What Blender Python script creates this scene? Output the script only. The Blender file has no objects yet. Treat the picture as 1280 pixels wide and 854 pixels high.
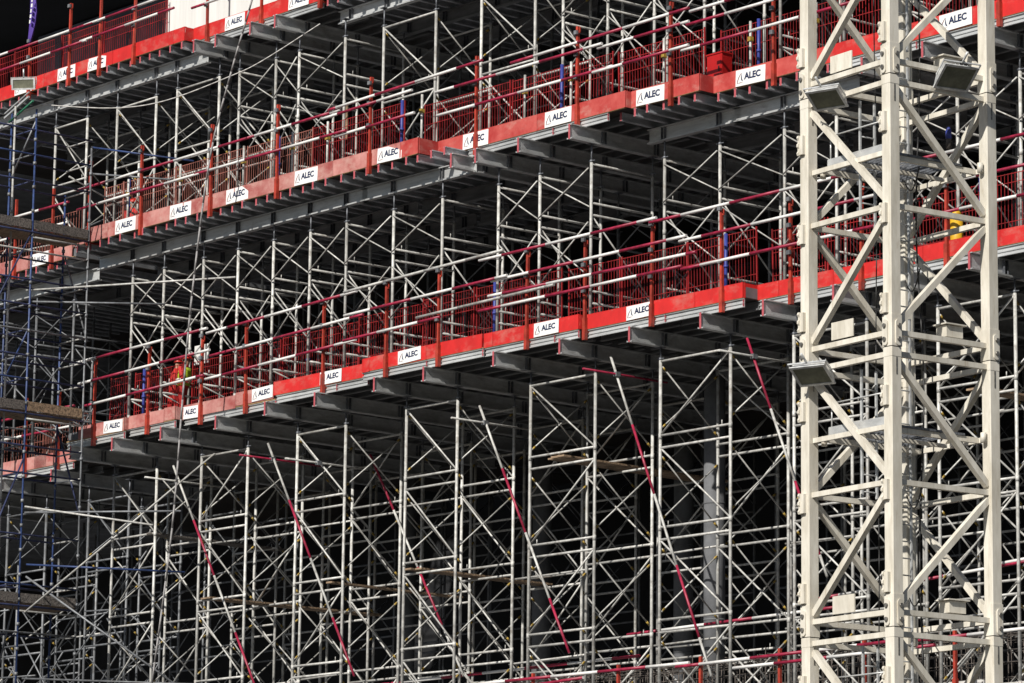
import bpy, bmesh, math, random
from mathutils import Vector, Matrix
rnd = random.Random(7)
C = bpy.context.scene.collection
# ---------------------------------------------------------------- frame of the facade
n_ = math.hypot(.65, .76)
AX, AY = .65/n_, -.76/n_
RZ = math.atan2(AY, AX)
ORG = (3.2, 78.7)
def W(a, b, z=0):
    return Vector((ORG[0]+AX*a-AY*b, ORG[1]+AY*a+AX*b, z))
# ---------------------------------------------------------------- materials
def mat(name, col, rough=.6, metal=0, var=.12, scale=3, col2=None, mix=.5, bump=0, objvar=0, stretch=(1,1,1), spec=None):
    m = bpy.data.materials.new(name); m.use_nodes = True
    nt = m.node_tree; N = nt.nodes; L = nt.links
    bs = N['Principled BSDF']; bs.inputs['Roughness'].default_value = rough; bs.inputs['Metallic'].default_value = metal
    if spec is not None: bs.inputs['Specular IOR Level'].default_value = spec
    tc = N.new('ShaderNodeTexCoord'); mp = N.new('ShaderNodeMapping'); mp.inputs['Scale'].default_value = stretch
    L.new(tc.outputs['Object'], mp.inputs['Vector'])
    no = N.new('ShaderNodeTexNoise'); no.inputs['Scale'].default_value = scale; no.inputs['Detail'].default_value = 6; no.inputs['Roughness'].default_value = .65
    L.new(mp.outputs[0], no.inputs['Vector'])
    if objvar:
        oi = N.new('ShaderNodeObjectInfo'); ad = N.new('ShaderNodeVectorMath'); ad.operation = 'ADD'
        cb = N.new('ShaderNodeCombineXYZ'); mu = N.new('ShaderNodeMath'); mu.operation = 'MULTIPLY'; mu.inputs[1].default_value = 40
        L.new(oi.outputs['Random'], mu.inputs[0]); L.new(mu.outputs[0], cb.inputs[0]); L.new(mp.outputs[0], ad.inputs[0]); L.new(cb.outputs[0], ad.inputs[1]); L.new(ad.outputs[0], no.inputs['Vector'])
    rp = N.new('ShaderNodeValToRGB'); e = rp.color_ramp.elements
    c1 = [max(0, c*(1-var*1.6)) for c in col]; c2 = col2 or [min(1, c*(1+var)) for c in col]
    e[0].position = .5-.18*(1.2-mix); e[1].position = .5+.22*(1.2-mix)
    e[0].color = (*c1, 1); e[1].color = (*c2, 1)
    L.new(no.outputs['Fac'], rp.inputs[0])
    out = rp.outputs[0]
    if objvar:
        hs = N.new('ShaderNodeHueSaturation'); mr = N.new('ShaderNodeMapRange'); mr.inputs[3].default_value = 1-objvar; mr.inputs[4].default_value = 1+objvar*.6
        L.new(oi.outputs['Random'], mr.inputs[0]); L.new(mr.outputs[0], hs.inputs['Value']); L.new(out, hs.inputs['Color']); out = hs.outputs[0]
    L.new(out, bs.inputs['Base Color'])
    if bump:
        bp = N.new('ShaderNodeBump'); bp.inputs['Strength'].default_value = bump; bp.inputs['Distance'].default_value = .01
        L.new(no.outputs['Fac'], bp.inputs['Height']); L.new(bp.outputs[0], bs.inputs['Normal'])
    return m
def stains(m, col, amount=.6, scale=2.2, stretch=(5,5,.5), lo=.56, hi=.70):
    """patches and runs of another colour over a paint"""
    nt = m.node_tree; N = nt.nodes; L = nt.links; bs = N['Principled BSDF']; src = bs.inputs['Base Color'].links[0].from_socket
    tc = N.new('ShaderNodeTexCoord'); mp = N.new('ShaderNodeMapping'); mp.inputs['Scale'].default_value = stretch
    oi = N.new('ShaderNodeObjectInfo'); ad = N.new('ShaderNodeVectorMath'); ad.operation = 'ADD'
    sc_ = N.new('ShaderNodeVectorMath'); sc_.operation = 'SCALE'; sc_.inputs['Scale'].default_value = .37
    L.new(tc.outputs['Object'], mp.inputs['Vector']); L.new(oi.outputs['Location'], sc_.inputs[0]); L.new(mp.outputs[0], ad.inputs[0]); L.new(sc_.outputs[0], ad.inputs[1])
    no = N.new('ShaderNodeTexNoise'); no.inputs['Scale'].default_value = scale; no.inputs['Detail'].default_value = 8; no.inputs['Roughness'].default_value = .72
    L.new(ad.outputs[0], no.inputs['Vector'])
    mr = N.new('ShaderNodeMapRange'); mr.inputs[1].default_value = lo; mr.inputs[2].default_value = hi; mr.inputs[4].default_value = amount
    L.new(no.outputs['Fac'], mr.inputs[0])
    mx = N.new('ShaderNodeMix'); mx.data_type = 'RGBA'; mx.inputs['B'].default_value = (*col, 1)
    L.new(mr.outputs[0], mx.inputs['Factor']); L.new(src, mx.inputs['A']); L.new(mx.outputs['Result'], bs.inputs['Base Color'])
M = {}
M['galv'] = mat('galvanised_steel', (.56,.555,.53), .5, .08, .2, 5, objvar=.32)
M['galv2'] = mat('shaded_weathered_steel', (.20,.21,.225), .5, .2, .25, 5, objvar=.3)  # darker copy of the steel; puts shade into the rear shoring rows
M['jack'] = mat('jack_steel', (.16,.17,.19), .5, .3, .3, 8)
M['blue'] = mat('blue_tube_paint', (.03,.058,.17), .5, 0, .3, 4, objvar=.3)
M['bluepost'] = mat('bright_blue_paint', (.035,.05,.27), .5, 0, .2, 4)
M['navy'] = mat('dark_blue_tube', (.035,.045,.11), .5, 0, .3, 4)
M['yellow'] = mat('yellow_clip', (.40,.27,.05), .5, 0, .3, 9)
M['crim'] = mat('crimson_paint', (.34,.018,.055), .45, 0, .25, 5)
M['white'] = mat('white_tube_paint', (.78,.77,.75), .45, 0, .07, 5)
M['post'] = mat('orange_red_post', (.42,.045,.025), .5, 0, .25, 4, objvar=.2)
M['mesh'] = mat('dark_red_mesh', (.30,.014,.016), .5, 0, .3, 2, objvar=.2)
M['meshpale'] = mat('sunlit_red_mesh', (.36,.13,.10), .7, 0, .3, 2, objvar=.15)  # pale tone stands in for sun reflecting off the mesh
M['red'] = mat('red_board', (.60,.022,.020), .5, 0, .1, 2.2, objvar=.06, stretch=(1,1,.6))
M['redmid'] = mat('weathered_red_board', (.50,.04,.035), .65, 0, .12, 1.6, col2=(.55,.10,.085), mix=.55, objvar=.08, bump=.1)
M['redold'] = mat('faded_red_board', (.50,.10,.09), .75, 0, .22, 1.3, col2=(.58,.29,.26), mix=.35, objvar=.1, bump=.15)
M['alu'] = mat('aluminium', (.60,.61,.61), .42, .35, .12, 3, objvar=.12, stretch=(.3,1,3))
M['beamdark'] = mat('shaded_aluminium', (.2,.205,.21), .6, .1, .25, 2.2, objvar=.2, stretch=(.4,1,2))  # aluminium darkened to carry the shade deep under the decks
M['beam'] = mat('aluminium_beam', (.5,.52,.55), .5, .25, .2, 2.2, objvar=.18, stretch=(.4,1,2))
M['ply'] = mat('plywood', (.42,.27,.13), .75, 0, .25, 3, objvar=.2, stretch=(.3,3,3))
M['plydark'] = mat('shaded_film_plywood', (.035,.028,.024), .6, 0, .35, .8)  # soffit plywood coloured near black for the shade beneath the decks
M['plank'] = mat('timber_plank', (.34,.235,.15), .8, 0, .45, 5, objvar=.25, stretch=(.35,5,5), bump=.2)
M['plankgrey'] = mat('grey_timber', (.17,.15,.135), .85, 0, .5, 6, objvar=.25, stretch=(.35,5,5), bump=.2)
M['pink'] = mat('pink_end_paint', (.50,.10,.12), .6, 0, .2, 6)
M['cream'] = mat('cream_crane_paint', (.70,.65,.545), .42, 0, .12, 2.6, col2=(.82,.78,.69), mix=.35, objvar=.06, stretch=(1.6,1.6,.4), bump=.03)
M['bolt'] = mat('bolt_steel', (.3,.28,.25), .4, .6, .3, 20)
M['sign'] = mat('white_sign', (.83,.83,.82), .5, 0, .03, 4)
M['ink'] = mat('navy_lettering', (.012,.022,.075), .5, 0, .1, 4)
M['logo'] = mat('maroon_logo', (.16,.03,.04), .5, 0, .1, 4)
M['lampbody'] = mat('grey_cast_aluminium', (.72,.73,.73), .4, .4, .2, 6)
M['lampglass'] = mat('flood_glass', (.13,.135,.10), .1, 0, .1, 3, col2=(.22,.22,.16))
M['conc'] = mat('concrete', (.15,.155,.165), .85, 0, .2, 1.4, bump=.2)
M['concdark'] = mat('shaded_core_concrete', (.012,.013,.016), .9, 0, .3, .35)  # interior shade put into the colour, far darker than the plain concrete
M['rust'] = mat('rusty_rebar', (.10,.085,.075), .8, .1, .4, 9)
M['cable'] = mat('grey_cable', (.30,.29,.29), .5, 0, .2, 9)
M['rope'] = mat('white_cable', (.62,.60,.57), .5, 0, .1, 9)
M['black'] = mat('black_cable', (.02,.02,.02), .5, 0, .2, 9)
M['flag'] = mat('purple_cloth', (.085,.04,.30), .7, 0, .15, 5)
M['cab'] = mat('bright_red_plastic', (.42,.012,.012), .35, 0, .06, 3)
M['ybox'] = mat('yellow_plastic', (.75,.42,.02), .45, 0, .15, 5)
M['panel'] = mat('pale_grey_sheet', (.72,.715,.69), .6, 0, .06, 1.0, stretch=(6,6,.3))
M['green'] = mat('green_tube_paint', (.03,.22,.12), .5, 0, .2, 5)
M['coverall'] = mat('red_coverall', (.5,.02,.018), .8, 0, .2, 6)
M['vest'] = mat('yellow_green_vest', (.42,.55,.03), .6, 0, .15, 6)
M['skin'] = mat('skin', (.36,.2,.13), .6, 0, .1, 6)
M['helmet'] = mat('red_helmet', (.6,.03,.02), .35, 0, .05, 6)
M['boot'] = mat('boot_leather', (.03,.025,.02), .6, 0, .2, 6)
M['white_ply'] = mat('white_form_panel', (.66,.65,.62), .7, 0, .15, 2)
M['ground'] = mat('dark_asphalt_ground', (.055,.052,.05), .9, 0, .3, .25, bump=.2)
M['clad'] = mat('blue_grey_cladding', (.16,.19,.25), .7, 0, .2, .5, stretch=(3,3,.2))
stains(M['cream'], (.34,.25,.15), .6, 2.4, (6,6,.7), .57, .75)
stains(M['red'], (.52,.16,.13), .75, 1.6, (1,1,1.6), .50, .68)
stains(M['redmid'], (.50,.24,.20), .7, 1.8, (1,1,1.6), .52, .70)
stains(M['redold'], (.52,.30,.26), .8, 2.2, (1,1,1.6), .48, .66)
stains(M['galv'], (.20,.17,.14), .65, 3.0, (2,2,2), .50, .66)
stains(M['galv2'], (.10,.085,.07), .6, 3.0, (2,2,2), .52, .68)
stains(M['alu'], (.22,.21,.19), .6, 2.0, (1,1,3), .52, .72)
stains(M['white'], (.35,.31,.27), .5, 5.0, (2,2,2), .54, .70)
stains(M['sign'], (.50,.47,.42), .5, 3.0, (1,1,1.5), .56, .72)
stains(M['post'], (.16,.05,.03), .6, 4.0, (2,2,1), .54, .68)
# ---------------------------------------------------------------- mesh builder
class MB:
    def __init__(s): s.v = []; s.f = []; s.m = []; s.sm = []
    def tube(s, p, q, r, n=8, mi=0, r2=None, caps=True):
        p = Vector(p); q = Vector(q); d = (q-p)
        if d.length < 1e-6: return s
        d.normalize(); up = Vector((0,0,1)) if abs(d.z) < .95 else Vector((1,0,0))
        x = d.cross(up).normalized(); y = d.cross(x); r2 = r if r2 is None else r2
        k = len(s.v)
        for c, rr in ((p, r), (q, r2)):
            for i in range(n):
                t = 2*math.pi*i/n
                s.v.append(c+x*(rr*math.cos(t))+y*(rr*math.sin(t)))
        for i in range(n):
            j = (i+1) % n; s.f.append((k+i, k+j, k+n+j, k+n+i)); s.m.append(mi); s.sm.append(True)
        if caps:
            s.f.append(tuple(k+i for i in range(n))[::-1]); s.m.append(mi); s.sm.append(False)
            s.f.append(tuple(k+n+i for i in range(n))); s.m.append(mi); s.sm.append(False)
        return s
    def path(s, pts, r, n=6, mi=0):
        for a, b in zip(pts, pts[1:]): s.tube(a, b, r, n, mi)
        return s
    def box(s, lo, hi, mi=0):
        (x0,y0,z0),(x1,y1,z1) = lo, hi; k = len(s.v)
        for z in (z0,z1):
            for x, y in ((x0,y0),(x1,y0),(x1,y1),(x0,y1)): s.v.append(Vector((x,y,z)))
        for f in ((0,3,2,1),(4,5,6,7),(0,1,5,4),(1,2,6,5),(2,3,7,6),(3,0,4,7)):
            s.f.append(tuple(k+i for i in f)); s.m.append(mi); s.sm.append(False)
        return s
    def bar(s, p, q, w, h, mi=0, side=None):
        """square bar from p to q, width w along side, height h the other way"""
        p = Vector(p); q = Vector(q); d = (q-p).normalized()
        sd = Vector(side) if side else (d.cross(Vector((0,0,1))) if abs(d.z) < .95 else Vector((1,0,0)))
        sd = (sd-d*sd.dot(d)).normalized(); u = d.cross(sd); k = len(s.v)
        for c in (p, q):
            for a, b in ((-1,-1),(1,-1),(1,1),(-1,1)): s.v.append(c+sd*(a*w/2)+u*(b*h/2))
        for f in ((0,3,2,1),(4,5,6,7),(0,1,5,4),(1,2,6,5),(2,3,7,6),(3,0,4,7)):
            s.f.append(tuple(k+i for i in f)); s.m.append(mi); s.sm.append(False)
        return s
    def poly(s, pts, ext, mi=0):
        """flat outline pts extruded by vector ext"""
        k = len(s.v); n = len(pts); e = Vector(ext)
        for p in pts: s.v.append(Vector(p))
        for p in pts: s.v.append(Vector(p)+e)
        s.f.append(tuple(k+i for i in range(n))); s.f.append(tuple(k+n+i for i in range(n))[::-1]); s.m += [mi, mi]; s.sm += [False, False]
        for i in range(n):
            j = (i+1) % n; s.f.append((k+i, k+n+i, k+n+j, k+j)); s.m.append(mi); s.sm.append(False)
        return s
    def mesh(s, name, mats):
        me = bpy.data.meshes.new(name); me.from_pydata([tuple(v) for v in s.v], [], s.f)
        for m in (mats if isinstance(mats, (list, tuple)) else [mats]): me.materials.append(M[m])
        me.polygons.foreach_set('material_index', s.m); me.polygons.foreach_set('use_smooth', s.sm)
        bm = bmesh.new(); bm.from_mesh(me); bmesh.ops.recalc_face_normals(bm, faces=bm.faces); bm.to_mesh(me); bm.free()
        me.update(); return me
def put(name, me, parent=None, loc=None, rz=None):
    o = bpy.data.objects.new(name, me); C.objects.link(o)
    if parent: o.parent = parent
    if loc is not None: o.location = loc
    if rz is not None: o.rotation_euler = (0, 0, rz)
    return o
def tag(o, label=None, cat=None, group=None, kind=None):
    if label: o['label'] = label
    if cat: o['category'] = cat
    if group: o['group'] = group
    if kind: o['kind'] = kind
    return o
def root(name, a, b, z, label, cat, group=None):
    return tag(put(name, None, None, W(a, b, z), RZ), label, cat, group)
def single(name, mb, mats, a, b, z, label, cat, group=None, kind=None):
    me = mb if isinstance(mb, bpy.types.Mesh) else mb.mesh(name, mats)
    return tag(put(name, me, None, W(a, b, z), RZ), label, cat, group, kind)
ONES = 'first second third fourth fifth sixth seventh eighth ninth tenth eleventh twelfth thirteenth fourteenth fifteenth sixteenth seventeenth eighteenth nineteenth'.split()
def ordw(i):
    i += 1
    if i < 20: return ONES[i-1]
    t = {2:('twenty','twentieth'),3:('thirty','thirtieth'),4:('forty','fortieth'),5:('fifty','fiftieth'),6:('sixty','sixtieth'),7:('seventy','seventieth'),8:('eighty','eightieth'),9:('ninety','ninetieth')}
    if i >= 100: return 'hundred and ' + ordw(i-101) if i > 100 else 'hundredth'
    return t[i//10][1] if i % 10 == 0 else t[i//10][0]+'-'+ONES[i % 10-1]

# ---------------------------------------------------------------- shared tube meshes
_cache = {}
def tube_mesh(name, p, q, r, m, n=8, extra=None):
    key = (name, tuple(round(x,3) for x in p), tuple(round(x,3) for x in q), r, m)
    if key not in _cache:
        mb = MB().tube(p, q, r, n)
        if extra: extra(mb)
        _cache[key] = mb.mesh(name, [m, 'yellow'] if m != 'yellow' else m)
    return _cache[key]
def brace_mesh(p, q, r, m, ends=True):
    key = ('brace', tuple(round(x,3) for x in p), tuple(round(x,3) for x in q), r, m, ends)
    if key not in _cache:
        p = Vector(p); q = Vector(q); d = (q-p).normalized(); mb = MB().tube(p, q, r, 6)
        if ends:
            for c, s in ((p, 1), (q, -1)): mb.tube(c+d*(.03*s), c+d*(.13*s), r*1.4, 6, 1)
        _cache[key] = mb.mesh('cross_brace', [m, 'yellow'])
    return _cache[key]

R_STD, R_LED, R_BR = .036, .028, .0175
def std_mesh(h, m='galv'):
    key = ('std', round(h,2), m)
    if key not in _cache:
        mb = MB().tube((0,0,0), (0,0,h), R_STD, 10)
        z = h-1.68
        while z > .1:
            mb.tube((0,0,z-.06), (0,0,z+.06), R_STD+.006, 10); z -= 2.0
        mb.box((-.07,-.07,-.01), (.07,.07,.0))
        _cache[key] = mb.mesh('standard', m)
    return _cache[key]
def jack_mesh(h):
    key = ('jack', round(h,2))
    if key not in _cache:
        mb = MB().tube((0,0,-.02), (0,0,h-.012), .021, 8).box((-.085,-.085,h-.012), (.085,.085,h-.001)).tube((0,0,.0), (0,0,.05), .045, 8).bar((-.11,0,.03), (.11,0,.03), .02, .02)
        _cache[key] = mb.mesh('head_jack', 'jack')
    return _cache[key]

def tower(a, b, z0, ztop, zbeam, w, d, diag, label, group, full=True, m='galv', name='shoring_tower', seedbr=None):
    """two ladder frames in the A direction at b and b+d joined by crossed braces"""
    h = ztop-z0
    lifts = []; z = h; first = True
    zs = [h]
    z = h-1.66
    while z > .05: zs.append(z); z -= 2.0
    zs.append(.12) if zs[-1] > .5 else None
    r = root(name, a, b, z0, label, 'scaffold tower', group)
    if full:
        P = lambda nm, me, loc: put(nm, me, r, loc)
    else:
        big = MB()
    def led(y, zz):
        if full: P('ledger', tube_mesh('ledger', (0,0,0), (w,0,0), R_LED, m), (0,y,zz))
        else: big.tube((0,y,zz), (w,y,zz), R_LED, 5)
    for yi, y in enumerate((0, d)):
        for x in (0, w):
            if full:
                P('standard', std_mesh(h, m), (x,y,0))
                P('head_jack', jack_mesh(zbeam-ztop), (x,y,h))
            else:
                big.tube((x,y,0), (x,y,zbeam-z0-.001), R_STD, 6)
        led(y, h-.03)
        for k, zz in enumerate(zs[1:]):
            led(y, zz)
            if zz > .3: led(y, zz-.27)
            if full and zz > .3:
                P('locking_pin', tube_mesh('locking_pin', (0,0,0), (0,0,.1), .012, m, 6), (w*.12 if k % 2 else w*.88, y, zz+.02))
        for k in range(len(zs)-1):
            zt = zs[k]-(.06 if k == 0 else .29); zb = zs[k+1]+.03
            if zt-zb < .4: continue
            s = diag[(k+yi*2) % len(diag)]
            p, q = ((.03,0,zt), (w-.03,0,zb)) if s == '\\' else ((w-.03,0,zt), (.03,0,zb))
            if full: P('diagonal', tube_mesh('diagonal', p, q, .021, m), (0,y,0))
            else: big.tube(Vector(p)+Vector((0,y,0)), Vector(q)+Vector((0,y,0)), .02, 5)
    for x in (0, w):
        for k in range(len(zs)-1):
            zt = zs[k]-(.14 if k == 0 else .45); zb = zs[k+1]+.18
            if zt-zb < .5: continue
            for p, q in (((0,.03,zt), (0,d-.03,zb)), ((0,.03,zb), (0,d-.03,zt))):
                if full: P('cross_brace', brace_mesh(p, q, R_BR, m), (x+(.02 if x == 0 else -.02),0,0))
                else: big.tube(Vector(p)+Vector((x,0,0)), Vector(q)+Vector((x,0,0)), R_BR, 4)
    if not full:
        put('frame', big.mesh('frame', m), r)
    return r

def bframe(a, b, z0, ztop, zbeam, d, label, group, full=True, m='galv'):
    """one ladder frame in the B direction, standards at b and b+d"""
    h = ztop-z0; zs = []; z = h-.93
    while z > .05: zs.append(z); z -= 2.0
    r = root('ladder_scaffold', a, b, z0, label, 'scaffold frame', group)
    if full:
        for y in (0, d):
            put('standard', std_mesh(h, m), r, (0,y,0)); put('head_jack', jack_mesh(zbeam-ztop), r, (0,y,h))
        L = tube_mesh('ledger', (0,0,0), (0,d,0), R_LED, m)
        put('ledger', L, r, (0,0,h-.04))
        for k, zz in enumerate(zs):
            put('ledger', L, r, (0,0,zz)); 
            if zz > .3: put('ledger', L, r, (0,0,zz-.27))
            put('locking_pin', tube_mesh('locking_pin', (0,0,0), (0,0,.1), .012, m, 6), r, (0,.25,zz+.02))
            lo = zs[k+1] if k+1 < len(zs) else .05
            if zz-.27-lo > .5:
                put('diagonal', tube_mesh('diagonal', (0,.03,zz-.3), (0,d-.03,lo+.03), .018, m), r, (0,0,0))
    else:
        g = MB()
        for y in (0, d): g.tube((0,y,0), (0,y,zbeam-z0-.001), R_STD, 6)
        for zz in [h-.04]+zs+[q-.27 for q in zs if q > .3]: g.tube((0,0,zz), (0,d,zz), R_LED, 5)
        g.tube((0,.03,h-.1), (0,d-.03,zs[0]), .018, 5).tube((0,.03,zs[0]-.3), (0,d-.03,.3), .018, 5)
        put('frame', g.mesh('frame', m), r)
    return r
def xbraces(a0, a1, b, z0, ztop, label, group, m='galv'):
    """crossed tubes in the A direction between two neighbouring frames"""
    w = a1-a0; h = ztop-z0; r = root('crossed_brace', a0, b-.035, z0, label, 'scaffold brace', group)
    lv = [(h-.14, h-1.02)]
    z = h-1.25
    while z-1.2 > -.2: lv.append((z-.12, max(z-1.35, .08))); z -= 2.0
    for k, (t, bb) in enumerate(lv):
        put('brace_tube', brace_mesh((.02,0,t), (w-.02,0,bb), R_BR, m, False), r)
        put('brace_tube', brace_mesh((.02,-.036,bb), (w-.02,-.036,t), R_BR, m, k > 1), r)
    return r

# ---------------------------------------------------------------- decks
def ibeam_mb(L, h, fw=.14, tw=.012, axis='B', ribs=(), endcap=True):
    """I beam lying from 0 to L along its axis, bottom at z=0"""
    mb = MB()
    def bx(u0,u1,v0,v1,z0,z1,mi=0):
        if axis == 'B': mb.box((v0,u0,z0),(v1,u1,z1),mi)
        else: mb.box((u0,v0,z0),(u1,v1,z1),mi)
    bx(0,L,-fw/2,fw/2,0,.022); bx(0,L,-fw/2,fw/2,h-.022,h); bx(.004,L-.004,-tw/2,tw/2,.022,h-.022)
    # rolled edge lips
    bx(0,L,-fw/2,-fw/2+.01,.022,.034); bx(0,L,fw/2-.01,fw/2,.022,.034)
    for u in ribs:
        for s in (-.05, .05): bx(u+s-.006,u+s+.006,-fw/2+.004,fw/2-.004,.0225,h-.0225,1)
    return mb
_j = {}
def joist_mesh(L, h=.19, axis='B'):
    k = (round(L,2), h, axis)
    if k not in _j:
        mb = ibeam_mb(L, h, .085, .01, axis)
        if axis == 'B': mb.box((-.03,-.004,.0),(.03,.0,h),2)
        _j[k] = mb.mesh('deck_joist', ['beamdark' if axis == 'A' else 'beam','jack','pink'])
    return _j[k]
def edge_channel_mesh(L, h=.19):
    k = ('ch', round(L,2), h)
    if k not in _j:
        mb = MB().box((0,0,0),(L,.012,h)).box((0,-.035,0),(L,0,.018)).box((0,-.035,h-.018),(L,0,h)).box((0,-.02,h*.5-.012),(L,0,h*.5+.012))
        mb.box((L-.02,-.034,.02),(L-.004,0,h-.02),1)
        _j[k] = mb.mesh('edge_channel', ['alu','pink'])
    return _j[k]

DECKNAME = {'low':'lower deck','mid':'middle deck','top':'top deck'}
JOIST_N = {}
def count(k):
    JOIST_N[k] = JOIST_N.get(k, -1)+1; return JOIST_N[k]
DEPTH = 14.0
def slab(dk, a0, a1, b, Z, deep=DEPTH):
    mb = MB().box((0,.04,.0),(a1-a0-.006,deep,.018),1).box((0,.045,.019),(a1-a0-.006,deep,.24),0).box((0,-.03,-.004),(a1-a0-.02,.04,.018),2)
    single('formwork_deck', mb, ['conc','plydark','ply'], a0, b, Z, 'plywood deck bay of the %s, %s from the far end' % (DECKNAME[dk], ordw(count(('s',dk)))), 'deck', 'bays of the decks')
def jsection(dk, a0, a1, b, Z, bb, ribs, depthrows=(0,), hb=.33):
    """deck carried by close joists running inward on long beams along the facade (front beam at bb)"""
    a = a0+.12; k = 0
    while a < a1-.05:
        off = rnd.choice((0,0,.05,-.04,.03))
        single('deck_joist', joist_mesh(6.6), None, a+rnd.uniform(-.05,.05), b-.02+off, Z-.008-.19, 'joist with painted tip under the %s edge, %s from the far end' % (DECKNAME[dk], ordw(count(('j',dk)))), 'beam', 'joists sticking out under the deck edges')
        a += .475; k += 1
    zb = Z-.2-hb
    for i, bo in enumerate(depthrows):
        L = 0
        mb = ibeam_mb(a1-a0-.1+(.35 if i == 0 else 0), hb, .15, .014, 'A', [x-a0 for x in ribs])
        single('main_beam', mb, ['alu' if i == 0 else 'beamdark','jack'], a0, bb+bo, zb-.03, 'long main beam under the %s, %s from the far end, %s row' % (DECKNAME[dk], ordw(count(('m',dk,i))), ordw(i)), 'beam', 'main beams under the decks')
def psection(dk, a0, a1, b, Z, alist, overhang=.0, tips=None, hb=.34, deep=9.0):
    """deck carried by edge channels and joists along the facade on beams running inward at each a of alist"""
    a = a0; 
    while a < a1-.3:
        L = min(rnd.choice((2.4,3.0,3.6)), a1-a)
        if a1-(a+L) < .8: L = a1-a
        single('edge_channel', edge_channel_mesh(L-.02), None, a, b+.02, Z-.008-.19, 'pale edge channel under the %s boards, %s from the far end' % (DECKNAME[dk], ordw(count(('e',dk)))), 'beam', 'edge channels under the toe boards')
        a += L
    bj = b+.45
    while bj < b+deep:
        single('deck_joist', joist_mesh(a1-a0-.04, .19, 'A'), None, a0+.02, bj, Z-.008-.19, 'joist along the facade under the %s, %s one' % (DECKNAME[dk], ordw(count(('j',dk)))), 'beam', 'joists under the deck soffits')
        bj += .5
    for i, ab in enumerate(alist):
        ov = (tips[i] if tips else -.35)
        mb = ibeam_mb(deep, hb, .16, .014, 'B', [.75-ov*0+.25, 2.6, 4.6, 6.4]).box((-.028,-.005,0),(.028,.0,hb),2)
        single('primary_beam', mb, ['alu','jack','pink'], ab, b+ov, Z-.2-hb, 'deep primary beam with its tip out under the %s, %s from the far end' % (DECKNAME[dk], ordw(count(('p',dk)))), 'beam', 'primary beams with tips past the deck edges')

def edge(dk, posts, bf, zf, hb, red, postlen=2.3, rails=(1.5,.97), base=-.2, meshmat='mesh', short=()):
    """toe boards, posts and mesh panels along an edge; bf(a), zf(a)"""
    for i, a in enumerate(posts):
        b = bf(a)-.075; z = zf(a)
        L = postlen if i not in short else 1.6
        mb = MB().box((-.03,-.03,0),(.03,.03,L)).box((-.045,-.045,0),(.045,.045,.5)).box((.03,-.012,L-.16),(.085,.012,L-.12)).box((.085-.02,-.012,L-.16),(.085,.012,L-.02)).box((-.04,.045,.16),(.04,.5,.2))
        for hh in (list(rails)+[2.0] if L > 2 else [1.4,.95]): mb.box((-.05,-.085,hh-base-.045),(.05,-.031,hh-base+.045),1)
        rk = rnd.uniform(-.012,.012)
        o = single('guard_post', mb, ['post','galv2'], a, b, z+base, 'orange red guard post on the %s edge, %s from the far end' % (DECKNAME[dk], ordw(i)), 'post', 'guard posts along the deck edges')
        o.rotation_euler = (rnd.uniform(-.008,.012), rk, RZ)
    A = [posts[0]-.9]+list(posts)+[posts[-1]+2.2]
    # toe boards: joints between the posts
    j = [posts[0]-.75]+[posts[i]+(posts[i+1]-posts[i])*rnd.choice((.35,.6,.75)) for i in range(len(posts)-1)]+[posts[-1]+1.9]
    for i in range(len(j)-1):
        a0, a1 = j[i], j[i+1]; b = bf((a0+a1)/2)-.012; z = zf((a0+a1)/2)
        if abs(bf(a0)-bf(a1)) > .02:      # the edge steps here
            mids = [a0+(a1-a0)*k/80 for k in range(81)]; st = next(m for m in mids if abs(bf(m)-bf(a0)) > .02)-.02
            spans = [(a0, st), (st, a1)]
            bA, bB = bf(a0), bf(a1); zz = zf(a0)
            if abs(bA-bB) > .12: single('toe_board', MB().box((-.02,min(0,bB-bA),.004),(.004,max(0,bB-bA)-.036,hb)), red(st), st, bA, zz, 'short return board where the %s edge steps, %s from the far end' % (DECKNAME[dk], ordw(count(('r',dk)))), 'toe board', 'short return toe boards at the steps')
        else: spans = [(a0, a1)]
        for s0, s1 in spans:
            if s1-s0 < .1: continue
            b = bf((s0+s1)/2)-.012; z = zf((s0+s1)/2); rm = red((s0+s1)/2)
            mb = MB().box((0,-.022,.004),(s1-s0-.008,0,hb))
            for u in (0, s1-s0-.03): mb.box((u,-.028,.004),(u+.022,-.0225,hb-.002))
            mb.box((0,-.022,hb+.001),(s1-s0-.008,.055,hb+.012))
            single('toe_board', mb, rm, s0, b, z, '%s toe board along the %s edge, %s from the far end' % ({'red':'bright red','redmid':'weathered red','redold':'faded pinkish red'}[rm], DECKNAME[dk], ordw(count(('t',dk)))), 'toe board', 'red toe boards along the deck edges')
    # mesh panels
    for i in range(len(A)-1):
        a0, a1 = A[i]+.03, A[i+1]-.03; am = (a0+a1)/2
        b = max(bf(a0), bf(a1))+1.0
        z = zf(am)+.25; w = a1-a0; H = 1.5
        mb = MB(); n = max(2, int(w/.09))
        for k in range(n+1): mb.box((w*k/n-.0055,-.0055,0),(w*k/n+.0055,.0055,H))
        for zz in (.02,.5,1.0,1.3,1.48): mb.box((0,-.013,zz-.007),(w,-.0075,zz+.007))
        for x in (0, w): mb.box((x-.015,-.015,-.1),(x+.015,.015,H+.03))
        mb.box((0,-.02,-.02),(w,.02,.012),1)
        o = single('mesh_barrier', mb, [meshmat(am) if callable(meshmat) else meshmat,'alu'], a0, b, z, 'red wire mesh panel on the %s, %s from the far end' % (DECKNAME[dk], ordw(i)), 'barrier', 'mesh barrier panels on the deck edges')
        o.rotation_euler = (rnd.uniform(-.02,.03), 0, RZ)

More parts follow.
